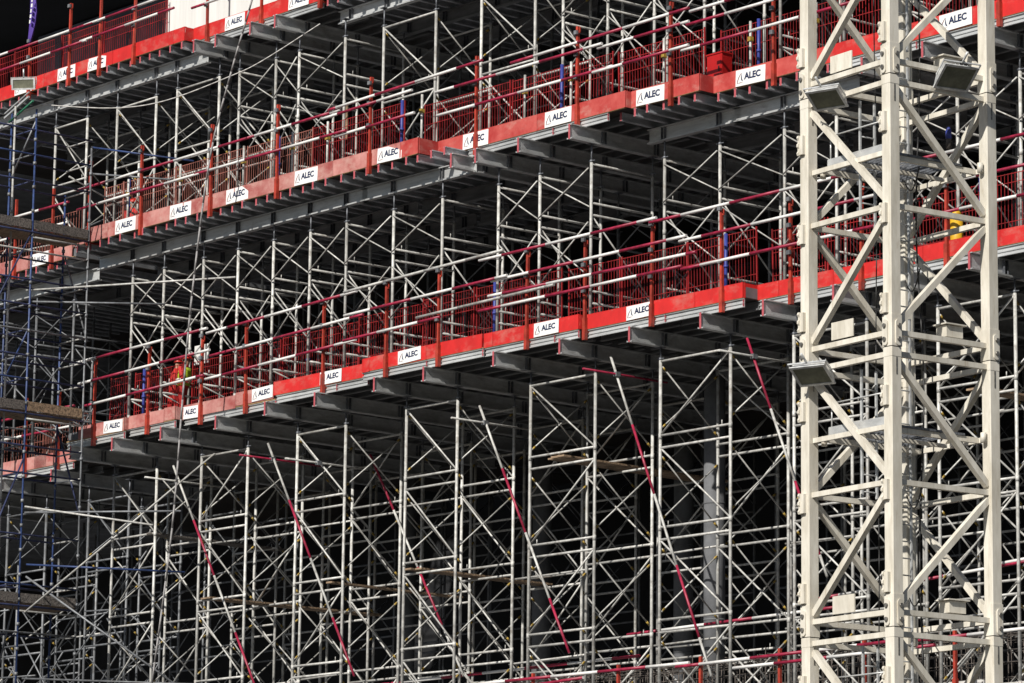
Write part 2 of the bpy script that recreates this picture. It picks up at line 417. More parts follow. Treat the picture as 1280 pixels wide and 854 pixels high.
def rail(dk, a0, b0, z0, a1, b1, z1, r=.034, first='white', cols=('white','crim'), seg=1.5, phase=0., label=''):
    mats = list(cols); mb = MB(); p = Vector((0,0,0)); q = Vector((a1-a0, b1-b0, z1-z0)); L = q.length; d = q/L
    t = 0; k = 0 if first == cols[0] else 1; nxt = seg-phase if phase else seg
    while t < L-1e-4:
        e = min(L, nxt); mb.tube(d*t, d*e, r, 10, k % len(mats)); t = e; nxt += seg; k += 1
    return single('guard_rail', mb, mats, a0, b0, z0, label, 'guard rail', 'guard rail tubes along the deck edges')

# ---- edge plans
def step(tab):
    def f(a):
        for lim, v in tab:
            if a < lim: return v
        return tab[-1][1]
    return f
b_low = step([(-19,-.80),(-17.0,-.66),(-9.6,-.4),(-5.2,-.6),(-2.0,-.55),(3.0,-.38),(7.7,.05),(99,-.3)])
def z_low(a):
    return 15.40 + max(-.32, min(0, (a+9)*.027))
b_mid = step([(-7.35,-.82),(-.9,-.22),(1.3,-.05),(99,.37)])
z_mid = lambda a: 20.26
b_top = step([(-18.3,.22),(99,.5)])
z_top = lambda a: 25.36
P_low = [-20.22,-17.89,-15.67,-13.8,-10.73,-8.32,-6.41,-3.32,-1.36,.79,2.97,5.1,7.13,9.4,11.7]
P_low = [a-1.17*(b_low(a)+.875) for a in P_low]
P_mid = [-20.83,-18.46,-15.47,-12.74,-9.13,-5.95,-2.43,.44,3.2,6.68,9.6,12.2]
P_top = [-27.9,-25.51,-23.57,-22.13,-20.54,-17.64,-15.33,-12.9,-10.4]

# ---- lower deck
low_std = []          # towers (a, width)
T_low = [(-20.94,1.89),(-17.12,1.94),(-13.17,1.89),(-8.98,1.87),(-4.54,2.18),(-.25,2.18),(3.83,2.1),(7.9,2.05),(11.9,2.0)]
DG = ['\\//','/\\\\','\\\\/','\\\\\\','\\//','/\\\\','\\/\\','/\\/','\\//']
edges = [-21.6,-19.0,-17.0,-13.2,-9.6,-5.2,-2.0,.6,3.0,7.7,13.5]
for i in range(len(edges)-1):
    a0, a1 = edges[i], edges[i+1]; am = (a0+a1)/2; b = b_low(am); Z = z_low(am)
    slab('low', a0, a1, b, Z)
    al = [t for T in T_low for t in (T[0], T[0]+T[1]) if a0 <= t < a1]
    psection('low', a0, a1, b, Z, al, tips=[(-.12 if -10 < t < -6 else -.30)+(-.4 if t > 3 else 0)+rnd.uniform(-.08,.05) for t in al])
edge('low', P_low, b_low, z_low, .32, lambda a: 'redold' if a < -12.2 else 'red', 2.25, rails=(1.44,.86), base=-.24)
# ---- middle deck
slab('mid',-21.4,-17.5,-.82,20.26); slab('mid',-17.49,-12.4,-.82,20.26); slab('mid',-12.39,-7.36,-.82,20.26)
slab('mid',-7.35,-4.1,-.22,20.26); slab('mid',-4.09,-.91,-.22,20.26); slab('mid',-.9,1.29,-.05,20.26); slab('mid',1.3,4.9,.37,20.26); slab('mid',4.91,9.0,.37,20.26); slab('mid',9.01,13.5,.37,20.26)
S_midL = [x-.27 for x in (-19.58,-18.19,-16.48,-15.02,-13.56,-12.08,-10.66,-8.86,-7.05)]
S_midP = [-5.45,-4.01,-2.27]
S_midR = [-.9,.87,2.86,4.41]
S_midE = [6.1,7.8,9.5,11.2]
jsection('mid',-21.4,-10.4,-.82,20.26,-.12,S_midL,(0,1.85,3.7,5.6))
jsection('mid',-10.35,-6.35,-.82,20.26,-.12,S_midL,(0,1.85,3.7,5.6))
psection('mid',-6.3,-1.45,-.22,20.26,[-6.2]+S_midP,tips=[-.6,-.5,-.45,-.45])
jsection('mid',-1.4,1.28,-.05,20.26,.95,[-.9,.87],(0,1.85,3.7,5.6)); jsection('mid',1.32,4.85,.37,20.26,.95,[2.86,4.41],(0,1.85,3.7,5.6))
psection('mid',4.9,13.4,.37,20.26,S_midE,tips=[-.4]*4)
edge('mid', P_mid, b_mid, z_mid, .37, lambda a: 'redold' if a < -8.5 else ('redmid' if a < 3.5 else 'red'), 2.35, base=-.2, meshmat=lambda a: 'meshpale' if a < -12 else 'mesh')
# ---- top deck
slab('top',-34,-24.0,.22,25.36); slab('top',-23.99,-18.31,.22,25.36); slab('top',-18.3,-12.8,.5,25.36); slab('top',-12.79,-6,.5,25.36); slab('top',-5.99,4,.5,25.36); slab('top',4.01,13.5,.5,25.36)
S_topL = [-25.01,-23.49,-22.08,-20.29,-19.34]
jsection('top',-30,-18.25,.22,25.36,.75,S_topL,(0,1.85,3.7))
S_topP = [-17.49,-16.69,-15.15,-14.18]
psection('top',-18.2,-12.85,.5,25.36,S_topP,tips=[-.6,-.5,-.55,-.5])
S_topR = [-12.32,-10.92,-8.92,-7.22,-5.28,-4.41,-2.87,-1.31,.32,2.69,4.6,6.5,8.4]
jsection('top',-12.8,9.0,.5,25.36,1.0,S_topR,(0,1.85,3.7))
edge('top', P_top, b_top, z_top, .36, lambda a: 'red', 2.3, rails=(1.3,.85), base=-.22, short=(1,))
# ---- decks of the wing further left
b_w = lambda a: -.1
slab('mid',-34,-22.6,-.1,20.26); slab('low',-34,-24.6,1.5,15.2)
jsection('mid',-34,-22.7,-.1,20.26,.6,[-30,-27,-24.2],(0,1.85))
psection('low',-34,-24.7,1.5,15.2,[-32,-30,-27.6,-25.2],tips=[-.4]*4,deep=5)
def wing(dk, posts, b, z, hb, m):
    for i, a in enumerate(posts):
        mb = MB().box((-.03,-.03,0),(.03,.03,2.2)).box((-.045,-.045,0),(.045,.045,.5))
        single('guard_post', mb, 'post', a, b-.075, z-.2, 'guard post on the far %s wing, %s from the far end' % (DECKNAME[dk], ordw(i)), 'post', 'guard posts on the far wing')
    for i in range(len(posts)):
        a0 = posts[i]-1.2; a1 = a0+(posts[1]-posts[0]) if i < len(posts)-1 else posts[i]+.9
        single('toe_board', MB().box((0,-.022,.004),(a1-a0-.01,0,hb)), m, a0, b-.012, z, 'faded toe board on the far %s wing, %s from the far end' % (DECKNAME[dk], ordw(i)), 'toe board', 'toe boards on the far wing')
        w = a1-a0; mb = MB(); n = int(w/.125)
        for k in range(n+1): mb.box((w*k/n-.006,-.006,0),(w*k/n+.006,.006,1.1))
        for zz in (.02,.55,1.08): mb.box((0,-.012,zz-.006),(w,-.0065,zz+.006))
        single('mesh_barrier', mb, 'meshpale', a0, b+.25, z+.25, 'pale mesh panel on the far %s wing, %s from the far end' % (DECKNAME[dk], ordw(i)), 'barrier', 'mesh panels on the far wing')
    for k, (dz, f) in enumerate(((1.5,'white'),(.95,'crim'))):
        rail(dk, posts[0]-1.5, b-.13, z+dz, posts[-1]+.8, b-.13, z+dz, first=f, label='%s guard rail on the far wing of the %s' % (('upper','lower')[k], DECKNAME[dk]))
wing('mid', [-30.2,-27.8,-25.4,-23.6], -.1, 20.26, .36, 'redold')
wing('low', [-31.6,-29.4,-27.0,-25.4], 1.5, 15.2, .34, 'redold')

# ---- rails along the three edges (a0,z0,a1,z1 over the deck, first colour, phase, colours)
def rails(dk, bf, zf, rows):
    for i, (a0, h0, a1, h1, first, ph, cols) in enumerate(rows):
        am = a0+(a1-a0)*.5; bl = min(bf(a0+.1), bf(am), bf(a1-.1)) 
        kind = 'crimson and white' if 'crim' in cols else 'plain grey'
        rail(dk, a0, bl-.135-(.055 if i % 2 else 0), zf(a0)+h0, a1, bl-.135-(.055 if i % 2 else 0), zf(a1)+h1, first=first, phase=ph, cols=cols, label='%s guard rail on the %s edge, %s from the far end' % (kind, DECKNAME[dk], ordw(i)))
cw = ('white','crim'); gg = ('galv','galv')
rails('low', b_low, z_low, [
 (-21.4,2.02,-15.4,2.0,'white',.3,cw), (-20.9,1.44,-15.2,1.42,'white',.9,cw), (-20.7,.84,-15.5,.84,'crim',1.1,cw),
 (-15.9,2.0,-9.9,2.03,'white',.6,cw), (-15.8,1.42,-9.7,1.44,'crim',.4,cw), (-15.9,.84,-9.9,.86,'white',.8,cw),
 (-10.2,2.03,-4.4,2.12,'galv',0,gg), (-10.1,1.44,-4.2,1.5,'white',.5,cw), (-10.2,.86,-6.6,.9,'crim',.2,cw), (-7.4,.98,-2.6,1.05,'galv',0,gg),
 (-5.3,2.02,.6,2.06,'white',.7,cw), (-4.8,1.46,1.6,1.5,'white',.2,cw), (-5.3,.85,1.4,.88,'crim',.7,cw), (-4.9,1.13,1.9,1.1,'white',1.0,cw),
 (.2,2.04,6.4,2.1,'crim',.5,cw), (1.2,1.46,7.6,1.52,'white',.8,cw), (1.2,.86,7.2,.9,'crim',.9,cw),
 (6.1,2.06,12.6,2.1,'white',.3,cw), (7.2,1.48,12.9,1.5,'crim',.6,cw), (6.9,.86,12.8,.9,'white',.7,cw)])
rails('mid', b_mid, z_mid, [
 (-21.3,1.44,-15.6,1.5,'crim',.2,cw), (-21.2,.9,-15.4,.95,'crim',.6,cw),
 (-16.1,1.5,-10.2,1.55,'white',.5,cw), (-16.0,.95,-9.9,.98,'crim',.9,cw),
 (-10.9,1.45,-7.5,1.52,'white',.9,cw), (-10.6,1.6,-4.9,1.72,'crim',1.2,cw), (-10.4,.92,-7.4,.96,'white',.3,cw),
 (-7.3,1.52,-1.5,1.54,'white',.8,cw), (-7.3,.97,-1.2,.98,'white',.1,cw), (-4.6,1.7,1.3,1.78,'crim',.7,cw),
 (-1.7,1.48,1.25,1.5,'white',.3,cw), (-1.8,.93,1.3,.95,'white',.5,cw), (1.0,1.5,7.2,1.52,'crim',.3,cw), (.9,.93,6.9,.96,'white',.9,cw), (1.1,1.78,6.6,1.82,'white',.4,cw),
 (6.8,1.5,12.8,1.52,'crim',.3,cw), (6.6,.95,12.6,.96,'white',.7,cw)])
rails('top', b_top, z_top, [
 (-28.6,1.28,-22.4,1.3,'crim',.9,cw), (-28.4,.8,-22.6,.84,'white',.4,cw), (-22.8,1.3,-18.5,1.34,'white',.5,cw), (-22.9,.86,-18.6,.9,'white',.9,cw),
 (-18.6,1.3,-12.6,1.3,'crim',.5,cw), (-18.2,.86,-12.4,.88,'crim',.9,cw), (-12.8,1.3,-7,1.3,'white',.5,cw)])

# ---- signs with lettering
def text_mesh(body, size):
    cu = bpy.data.curves.new('lettering', 'FONT'); cu.body = body; cu.size = size; cu.extrude = .0015; cu.offset = size*.04; cu.resolution_u = 3
    o = bpy.data.objects.new('lettering_source', cu); C.objects.link(o)
    dg = bpy.context.evaluated_depsgraph_get(); dg.update()
    me = bpy.data.meshes.new_from_object(o.evaluated_get(dg)); bpy.data.objects.remove(o)
    R = Matrix.Rotation(math.pi/2, 4, 'X'); me.transform(R); me.materials.clear(); me.materials.append(M['ink']); return me
ALEC = text_mesh('ALEC', .215); SMALL = text_mesh('FORMWORK', .052)
def logo_mesh():
    mb = MB()
    def arc(pts, w):
        L = []; Rr = []
        for i, (x, z) in enumerate(pts):
            t = i/(len(pts)-1); ww = w*(.35+.65*math.sin(math.pi*(.15+.8*t)))
            L.append((x-ww, 0, z)); Rr.append((x+ww, 0, z))
        mb.poly(L+Rr[::-1], (0,-.003,0), 0)
    arc([(.03,.0),(.045,.06),(.075,.12),(.12,.175),(.145,.2)], .011)
    mb.poly([(.148,0,.2),(.135,0,.10),(.15,0,.05),(.20,0,.02),(.165,0,.09)], (0,-.003,0), 1)
    mb.poly([(.02,0,-.005),(.12,0,.012),(.2,0,0),(.12,0,.0)], (0,-.003,0), 0)
    return mb.mesh('emblem', ['logo','ink'])
LOGO = logo_mesh(); _sg = {}
def sign(dk, a, hb, bf, zf, i, tilt=0, w=.86, extra=''):
    b = bf(a)-.012-.03; z = zf(a)
    r = root('board_sign', a-w/2, b, z+.008, 'white sign reading ALEC on the %s, %s from the far end%s' % (DECKNAME[dk], ordw(i), extra), 'sign', 'white ALEC signs on the toe boards')
    r.rotation_euler = (tilt+rnd.uniform(-.03,.0), rnd.uniform(-.03,.03), RZ+rnd.uniform(-.012,.012))
    k = (w, hb)
    if k not in _sg: _sg[k] = MB().box((0,-.006,0),(w,0,hb-.01)).mesh('sign_panel', 'sign')
    put('sign_panel', _sg[k], r); s = hb/.34
    o = put('lettering', ALEC, r, (.27,-.0075,.12*s)); o.scale = (w/.86*.92, 1, s*.85)
    put('emblem', LOGO, r, (.02,-.0065,.06*s)).scale = (w/.86, 1, s)
    return r
for i, a in enumerate([-19.34,-16.15,-13.1,-10.4,-7.42,-2.62,.44]): sign('low', a-1.17*(b_low(a-.5)+.93), .32, b_low, z_low, i, .0, .84, ', below curled board' if i == 6 else '')
for i, a in enumerate([-19.2,-16.79,-14.4,-11.62,-8.42,-6.0,-3.12,-.26,2.45,8.4,10.9]): sign('mid', a, .37, b_mid, z_mid, i, 0, .9)
for i, a in enumerate([-25.84,-23.74,-22.3,-16.5,-13.82]): sign('top', a, .36, b_top, z_top, i, 0, .84)
for i, (a) in enumerate([-27.0,-24.6]):
    r = root('board_sign', a, -.1-.045, 20.27, 'white board sign on the far wing of the middle deck, %s one' % ordw(i), 'sign', 'signs on the far wing')
    put('sign_panel', MB().box((0,-.006,0),(.8,0,.34)).mesh('sign_panel','sign'), r); put('lettering', ALEC, r, (.25,-.0075,.1)).scale = (.85,1,.85); put('emblem', LOGO, r, (.02,-.0065,.06))

# ---------------------------------------------------------------- shoring under the lower deck
ROWS = [.25, 4.15, 8.05]
names = ['front','second','third']
for ri, b in enumerate(ROWS):
    for i, (a, w) in enumerate(T_low):
        dz = z_low(a)-15.40
        aa = a if ri == 0 else a+rnd.uniform(-.06,.06)
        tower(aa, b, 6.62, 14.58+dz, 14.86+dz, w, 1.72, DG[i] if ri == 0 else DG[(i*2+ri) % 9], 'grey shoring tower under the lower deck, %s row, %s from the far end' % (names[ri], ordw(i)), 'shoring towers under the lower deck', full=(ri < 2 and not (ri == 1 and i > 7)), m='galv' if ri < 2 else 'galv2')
for b in ROWS[:2]:
    for i in range(-3, 0):
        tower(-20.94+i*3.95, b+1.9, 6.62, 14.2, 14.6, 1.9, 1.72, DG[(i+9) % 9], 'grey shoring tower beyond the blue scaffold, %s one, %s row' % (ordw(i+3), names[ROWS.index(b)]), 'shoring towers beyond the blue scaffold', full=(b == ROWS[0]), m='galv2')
# ties between the towers: long ledgers running along the facade
for i in range(len(T_low)-1):
    a0 = T_low[i][0]+T_low[i][1]; a1 = T_low[i+1][0]
    for zz in (12.6, 10.62, 8.66):
        if rnd.random() < .75:
            single('tie_tube', MB().tube((-.15,0,0),(a1-a0+.15,0,rnd.uniform(-.05,.05)),.024,8), 'galv', a0, 1.97+.06, zz+rnd.uniform(-.1,.1), 'tie tube between shoring towers, %s gap from the far end, %s height' % (ordw(i), {12.6:'upper',10.62:'middle',8.66:'low'}[zz]), 'tube', 'tie tubes between the shoring towers')
# rakers, crimson and white
RK = [(-18.15,14.21,-14.4,8.3),(-14.19,14.33,-10.6,8.4),(-12.35,14.04,-8.68,8.4),(-6.17,14.28,-3.0,8.4),(-1.71,14.83,1.5,7.6),(2.57,14.66,4.9,9.4)]
for i, (a0,z0,a1,z1) in enumerate(RK):
    rk = single('raking_brace', None or MB(), 'white', a0, -.0, z0, 'steep crimson and white raking brace, %s from the far end' % ordw(i), 'brace', 'raking braces in front of the shoring')
    mb = MB(); q = Vector((a1-a0,0,z1-z0)); L = q.length; d = q/L; t = 0; k = (0 if i not in (2,5) else 1)
    while t < L:
        e = min(L, t+1.75); mb.tube(d*t, d*e, .029, 10, k % 2); t = e; k += 1
    rk.data = mb.mesh('raking_brace', ['galv','crim'])
    bb = .115 if i != 2 else 2.1
    rk.location = W(a0, bb if i != 2 else 1.85, z0)
    st = MB().tube((-.0,-1.0,0),(0,1.5,0),.024,8,0).box((-.05,-.06,-.05),(.05,.06,.05),1)
    single('stub_tube', st, ['crim' if i in (1,4) else 'galv','galv2'], a0+.22, .1, z0-.42, 'short horizontal tube clamped at the head of the %s raking brace' % ordw(i), 'tube', 'stub tubes at the raking braces')
# planks through the towers
def planks(a, b, z, L, n, ang, label, m='plank', w=.225):
    for k in range(n):
        o = single('scaffold_plank', MB().box((0,0,0),(w-.008,L*rnd.uniform(.95,1),.042)), m, a+k*w, b+rnd.uniform(-.08,.08), z, label+(', %s of the set' % ordw(k) if n > 1 else ''), 'plank', 'scaffold planks lying on the shoring')
        o.rotation_euler = (0, 0, RZ+ang)
planks(-8.7,.12,10.72,4.3,2,.02,'brown timber plank under the middle of the lower deck')
planks(-3.9,.15,12.79,5.4,3,.03,'brown timber plank high in the shoring under the lower deck')
planks(-16.9,.1,10.72,5.4,2,-.02,'brown timber plank on the second shoring tower')
planks(-19.6,.2,12.59,4.4,2,0.03,'grey timber plank on the first shoring tower','plankgrey')
planks(-11.9,.3,10.7,4.2,1,.02,'worn timber plank on the third shoring tower')
planks(8.6,.3,12.8,4.2,2,.02,'timber plank beyond the crane mast')
# columns
for i, (a, b) in enumerate([(-1.43,3.0),(-12.2,3.0),(-7.0,3.0),(4.2,3.0),(9.6,3.0),(-17.6,3.0)]):
    b2 = b if i == 0 else 7.3
    single('concrete_column', MB().tube((0,0,0),(0,0,8.1),.24,24).tube((0,0,2.6),(0,0,2.64),.243,24).tube((0,0,5.2),(0,0,5.24),.243,24), 'conc', a if i == 0 else a, b2, 6.62, 'round grey concrete column %s' % ['standing sunlit near the front of the shoring','behind the third shoring tower','behind the middle shoring towers','beside the crane mast deep in the shoring','beyond the crane mast','behind the second shoring tower'][i], 'column', 'round concrete columns')
# ---------------------------------------------------------------- shoring under the middle deck
fs = z_low(-9)+.245
def zfl(a): return z_low(a)+.25
def run(stds, b, ztop, zbeam, floor, lab, grp, d=1.85, rows=(0,1), full=(True,True), skipx=(), m='galv'):
    for ri in rows:
        bb = b+ri*(d+1.85)
        for i, a in enumerate(stds):
            z0 = floor(a)
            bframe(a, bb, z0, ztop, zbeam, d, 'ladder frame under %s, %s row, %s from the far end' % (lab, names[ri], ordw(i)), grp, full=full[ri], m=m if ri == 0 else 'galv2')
            if i+1 < len(stds) and stds[i+1]-a < 2.3:
                xbraces(a, stds[i+1], bb, max(z0, floor(stds[i+1])), ztop, 'crossed braces under %s, %s row, %s from the far end' % (lab, names[ri], ordw(i)), grp+' braces', m=m if ri == 0 else 'galv2')
run(S_midL, -.12, 19.3, 19.73, zfl, 'the long middle deck beam', 'ladder frames under the long middle deck beam')
run([-5.45,-4.01,-2.27], .0, 19.3, 19.72, zfl, 'the stepped middle deck', 'ladder frames under the middle deck centre')
run(S_midR, .95, 19.3, 19.73, zfl, 'the middle deck joists', 'ladder frames under the middle deck joists')
run(S_midE, 1.0, 19.3, 19.72, zfl, 'the middle deck behind the crane', 'ladder frames behind the crane, middle deck')
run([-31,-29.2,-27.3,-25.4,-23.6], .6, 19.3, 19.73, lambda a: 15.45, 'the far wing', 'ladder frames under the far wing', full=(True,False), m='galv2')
# ---- between the middle and top decks: facade-parallel towers and inward frames
fl = lambda a: 20.51
for i, (a0, a1) in enumerate([(-25.01,-23.49),(-22.08,-20.29),(-19.34,-17.49),(-10.92,-8.92),(-7.22,-5.28)]):
    for ri in (0,1):
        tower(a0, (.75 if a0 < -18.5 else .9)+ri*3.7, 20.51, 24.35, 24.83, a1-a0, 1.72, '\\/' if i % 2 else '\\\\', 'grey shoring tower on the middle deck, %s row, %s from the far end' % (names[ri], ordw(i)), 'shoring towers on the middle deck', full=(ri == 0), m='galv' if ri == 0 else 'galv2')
run([-16.69,-15.15,-14.18,-12.32], .8, 24.35, 24.82, fl, 'the top deck primary beams', 'ladder frames under the top deck primary beams')
run([-4.41,-2.87,-1.31,.32,2.69], 1.0, 24.35, 24.83, fl, 'the top deck joists', 'ladder frames under the top deck joists')
run([4.6,6.5,8.4,10.3], 1.0, 24.35, 24.83, fl, 'the top deck behind the crane', 'ladder frames behind the crane, top deck', full=(True,False))
# hanging front props on the middle deck edge near (short standards with yellow clips seen behind the mesh)
for i, a in enumerate([-19.9,-17.6,-14.9,-12.9,-11.5,-9.8,-7.9,-4.9,-3.3,-.4,1.9,3.9]):
    b = b_mid(a)+.5
    r = root('short_prop', a, b, 20.51, 'short grey prop standing behind the middle deck mesh, %s from the far end' % ordw(i), 'prop', 'short props behind the mesh')
    put('tube', MB().tube((0,0,0),(0,0,1.35),.03,8).mesh('tube','galv'), r)
    put('collar', MB().box((-.045,-.05,.9),(.045,.05,1.0)).mesh('collar','yellow'), r)
# blue posts
for i, (a, dk) in enumerate([(-13.79,'mid'),(-8.95,'mid'),(-3.9,'mid'),(-20.24,'mid'),(1.9,'mid'),(-5.72,'low'),(1.66,'low'),(8.91,'low'),(-19.31,'low'),(-12.96,'low')]):
    f, zf = (b_mid, z_mid) if dk == 'mid' else (b_low, z_low)
    z = zf(a)+.25
    mb = MB().tube((0,0,0),(0,0,1.45),.04,10).tube((0,0,.7),(0,0,.76),.055,10).box((-.08,-.08,-.004),(.08,.08,.01))
    single('blue_post', mb, 'bluepost', a, f(a)+.75, z, 'short bright blue post behind the %s mesh, %s from the far end' % (DECKNAME[dk], ['second','third','fourth','first','fifth','third','fourth','fifth','first','second'][i]), 'post', 'blue posts behind the mesh')
exec_later = []

# ---------------------------------------------------------------- blue access scaffold at the left
r = root('access_scaffold', -20.15, -3.05, 0, 'tall blue tube access scaffold with plank platforms at the far end', 'scaffold')
dB, dA = 1.72, 1.15
def P(nm, mb, mats, lab=None):
    o = put(nm, mb.mesh(nm, mats), r)
    if lab: o['label'] = lab
    return o
cols_ = [(0,0,'blue',23.3),(0,dB,'galv2',22.6),(-dA,0,'blue',23.4),(-dA,dB,'blue',21.5),(-.45,-.35,'galv',23.4),(0,-1.9,'blue',22.2),(-dA,-1.9,'blue',22.2)]
for x, y, m, zt in cols_:
    mb = MB().tube((x,y,6.4),(x,y,zt),.026,10)
    z = 7.0
    while z < zt-.1:
        mb.tube((x,y,z-.04),(x,y,z+.04),.045,8,1); z += .62*(1 if m == 'blue' else 2)
    P('standard', mb, [m,'galv2'])
LV = [8.55,9.9,11.1,12.35,13.9,14.6,16.3,16.9,17.55,18.2,18.85,19.6,21.4,22.1,22.75]
for k, z in enumerate(LV):
    m = ['navy','galv2','blue','navy','navy','navy','blue','navy','galv2','navy','navy','galv','navy','blue','navy'][k]
    P('ledger', MB().tube((0,-1.9,z),(0,dB,z),.025,8), m)
    P('ledger', MB().tube((-dA,-1.9,z+.05),(-dA,dB,z+.05),.025,8), 'navy')
    P('transom', MB().tube((-dA,0,z+.03),(0,0,z+.03),.022,8), 'galv2' if k % 2 else 'navy')
    P('transom', MB().tube((-dA,dB,z+.03),(0,dB,z+.03),.022,8), 'galv')
for (p, q, m) in [((0,-1.9,16.4),(0,0,20.1),'navy'),((0,dB,13.0),(-dA,dB,15.4),'navy'),((-dA,-.05,8.0),(0,-.05,11.0),'galv2'),((-dA,0,16.3),(0,0,17.6),'blue'),((0,-1.8,10.0),(0,0,14.3),'navy'),((0,dB+.05,17.5),(-dA,dB+.05,19.9),'galv2'),((-dA,0,21.6),(0,0,23.0),'galv2')]:
    P('brace', MB().tube(p, q, .024, 8), m)
for z, m in ((20.12,'plankgrey'),(15.45,'plank'),(10.6,'plankgrey')):
    for k in range(5): P('plank', MB().box((-dA+.03+k*.225,-1.85,z),(-dA+.03+k*.225+.215,dB-.03,z+.04)), 'plank')
    P('toe_plank', MB().box((-.005,-1.88,z+.045),(.03,-.05,z+.28)), 'plankgrey'); P('toe_plank', MB().box((-.005,.04,z+.045),(.03,dB-.04,z+.28)), m)
    P('toe_plank', MB().box((-dA,dB-.02,z+.045),(-.03,dB+.015,z+.28)), 'plankgrey')
    P('bearer', MB().tube((.03,-1.9,z-.04),(.03,dB,z-.04),.026,8), 'navy'); P('bearer', MB().tube((0,.0,z-.16),(0,dB,z-.16),.026,8), 'galv')
# tubes joining the scaffold to the building
for i, (a0,b0,z0,a1,b1,z1,m) in enumerate([(-20.4,-3.0,18.62,-13.9,-1.2,18.25,'galv'),(-20.2,-3.0,18.3,-18.0,-.4,18.28,'galv2'),(-20.1,-3.0,13.05,-16.8,-1.4,12.42,'galv'),(-20.1,-3.0,12.9,-16.2,-1.0,12.75,'galv2'),(-20.1,-2.9,10.4,-16.5,.2,14.35,'galv'),(-20.1,-2.9,11.6,-17.5,.1,11.45,'blue'),(-20.1,-2.9,11.3,-16.9,.2,8.2,'galv2'),(-20.1,-2.9,8.75,-14.9,.2,8.45,'galv2'),(-20.2,-1.3,21.9,-17.9,-.4,21.5,'galv2'),(-20.2,-1.3,22.6,-17.9,.3,22.1,'blue'),(-21.2,-1.3,22.0,-21.3,1.0,21.3,'galv')]):
    single('tie_tube', MB().tube((0,0,0), (a1-a0,b1-b0,z1-z0), .025, 8), m, a0, b0, z0, 'long tie tube from the blue scaffold to the shoring, %s one' % ordw(i), 'tube', 'tie tubes at the blue scaffold')
# dense clutter of tubes standing behind the blue scaffold
for i in range(64):
    a = rnd.uniform(-31,-21.6); b = rnd.uniform(.2,4.2); z = rnd.choice((7.2,9.0,11.0,15.6,17.2,20.8,22.0))+rnd.uniform(-.5,.5)
    if i % 3 == 0: q = (rnd.uniform(1.6,2.6), 0, rnd.uniform(-.1,.1))
    elif i % 3 == 1: q = (rnd.uniform(1.2,1.9), 0, rnd.choice((-1,1))*rnd.uniform(1.0,1.9))
    else: q = (0, rnd.uniform(1.4,2.4), rnd.choice((0,1.2,-1.1)))
    single('loose_tube', MB().tube((0,0,0), q, .022, 8), rnd.choice(('galv','galv2','galv2')), a, b, z, 'scaffold tube behind the blue access scaffold, %s of the jumble' % ordw(i), 'tube', 'jumble of tubes behind the blue scaffold')

# ---------------------------------------------------------------- floodlights
def flood(loc, yaw, pitch, size, label):
    r = put('floodlight', None, None, loc); tag(r, label, 'floodlight', 'floodlights')
    r.rotation_euler = (pitch, 0, yaw)
    w, h, d = size   # face looks along local -y ; width x, height z
    f = MB()
    f.box((-w/2,-.025,-h/2),(w/2,.0,-h/2+.042)).box((-w/2,-.025,h/2-.042),(w/2,.0,h/2)).box((-w/2,-.025,-h/2+.042),(-w/2+.042,.0,h/2-.042)).box((w/2-.042,-.025,-h/2+.042),(w/2,.0,h/2-.042))
    put('bezel', f.mesh('bezel','lampbody'), r)
    put('glass', MB().box((-w/2+.043,-.012,-h/2+.043),(w/2-.043,-.006,h/2-.043)).mesh('glass','lampglass'), r)
    b = MB(); k = [(-w/2+.01,0,-h/2+.01),(w/2-.01,0,-h/2+.01),(w/2-.01,0,h/2-.01),(-w/2+.01,0,h/2-.01)]
    bk = [(x*.8, d, z*.62) for x, y, z in k]; b.v = [Vector(v) for v in k+bk]; b.f = [(0,1,2,3),(7,6,5,4),(0,4,5,1),(1,5,6,2),(2,6,7,3),(3,7,4,0)]; b.m = [0]*6; b.sm = [False]*6
    for i in range(7): b.box((-w*.36+i*w*.12-.004,d*.5,-h*.28),(-w*.36+i*w*.12+.004,d+.035,h*.28))
    put('housing', b.mesh('housing','lampbody'), r)
    put('bracket', MB().box((-w/2-.03,.02,-.02),(-w/2-.018,.05,h*.55)).box((w/2+.018,.02,-.02),(w/2+.03,.05,h*.55)).box((-w/2-.03,.02,h*.55),(w/2+.03,.05,h*.55+.012)).tube((0,.035,h*.55),(0,.035,h*.55+.22),.02,8).mesh('bracket','lampbody'), r)
    return r

# ---------------------------------------------------------------- crane mast
F = Vector((6.0925, 58.363, 0)); yaw = .966845; wd = 2.0936
uu = Vector((-math.cos(yaw), math.sin(yaw), 0)); vv = Vector((math.sin(yaw), math.cos(yaw), 0))
crane = put('crane_mast', None, None, F); tag(crane, 'cream lattice tower crane mast standing in front of the decks', 'crane mast')
crane.rotation_euler = (0,0, math.atan2(vv.y, vv.x))   # local x = towards the right leg, local y = towards the left leg
Z0 = 15.52; H = 4.5
def CP(nm, mb, mats, par=crane, lab=None):
    o = put(nm, mb.mesh(nm, mats), par)
    if lab: o['label'] = lab
    return o
LG = {'F':(0,0),'R':(wd,0),'L':(0,wd),'B':(wd,wd)}
hs = .105
secs = [Z0+H*k for k in (1,0,-1,-2,-3)]
def legbox(mb, x, y, z0, z1, h=hs, ch=.012):
    c = [(-h+ch,-h),(h-ch,-h),(h,-h+ch),(h,h-ch),(h-ch,h),(-h+ch,h),(-h,h-ch),(-h,-h+ch)]
    mb.poly([(x+p, y+q, z0) for p, q in c], (0,0,z1-z0))
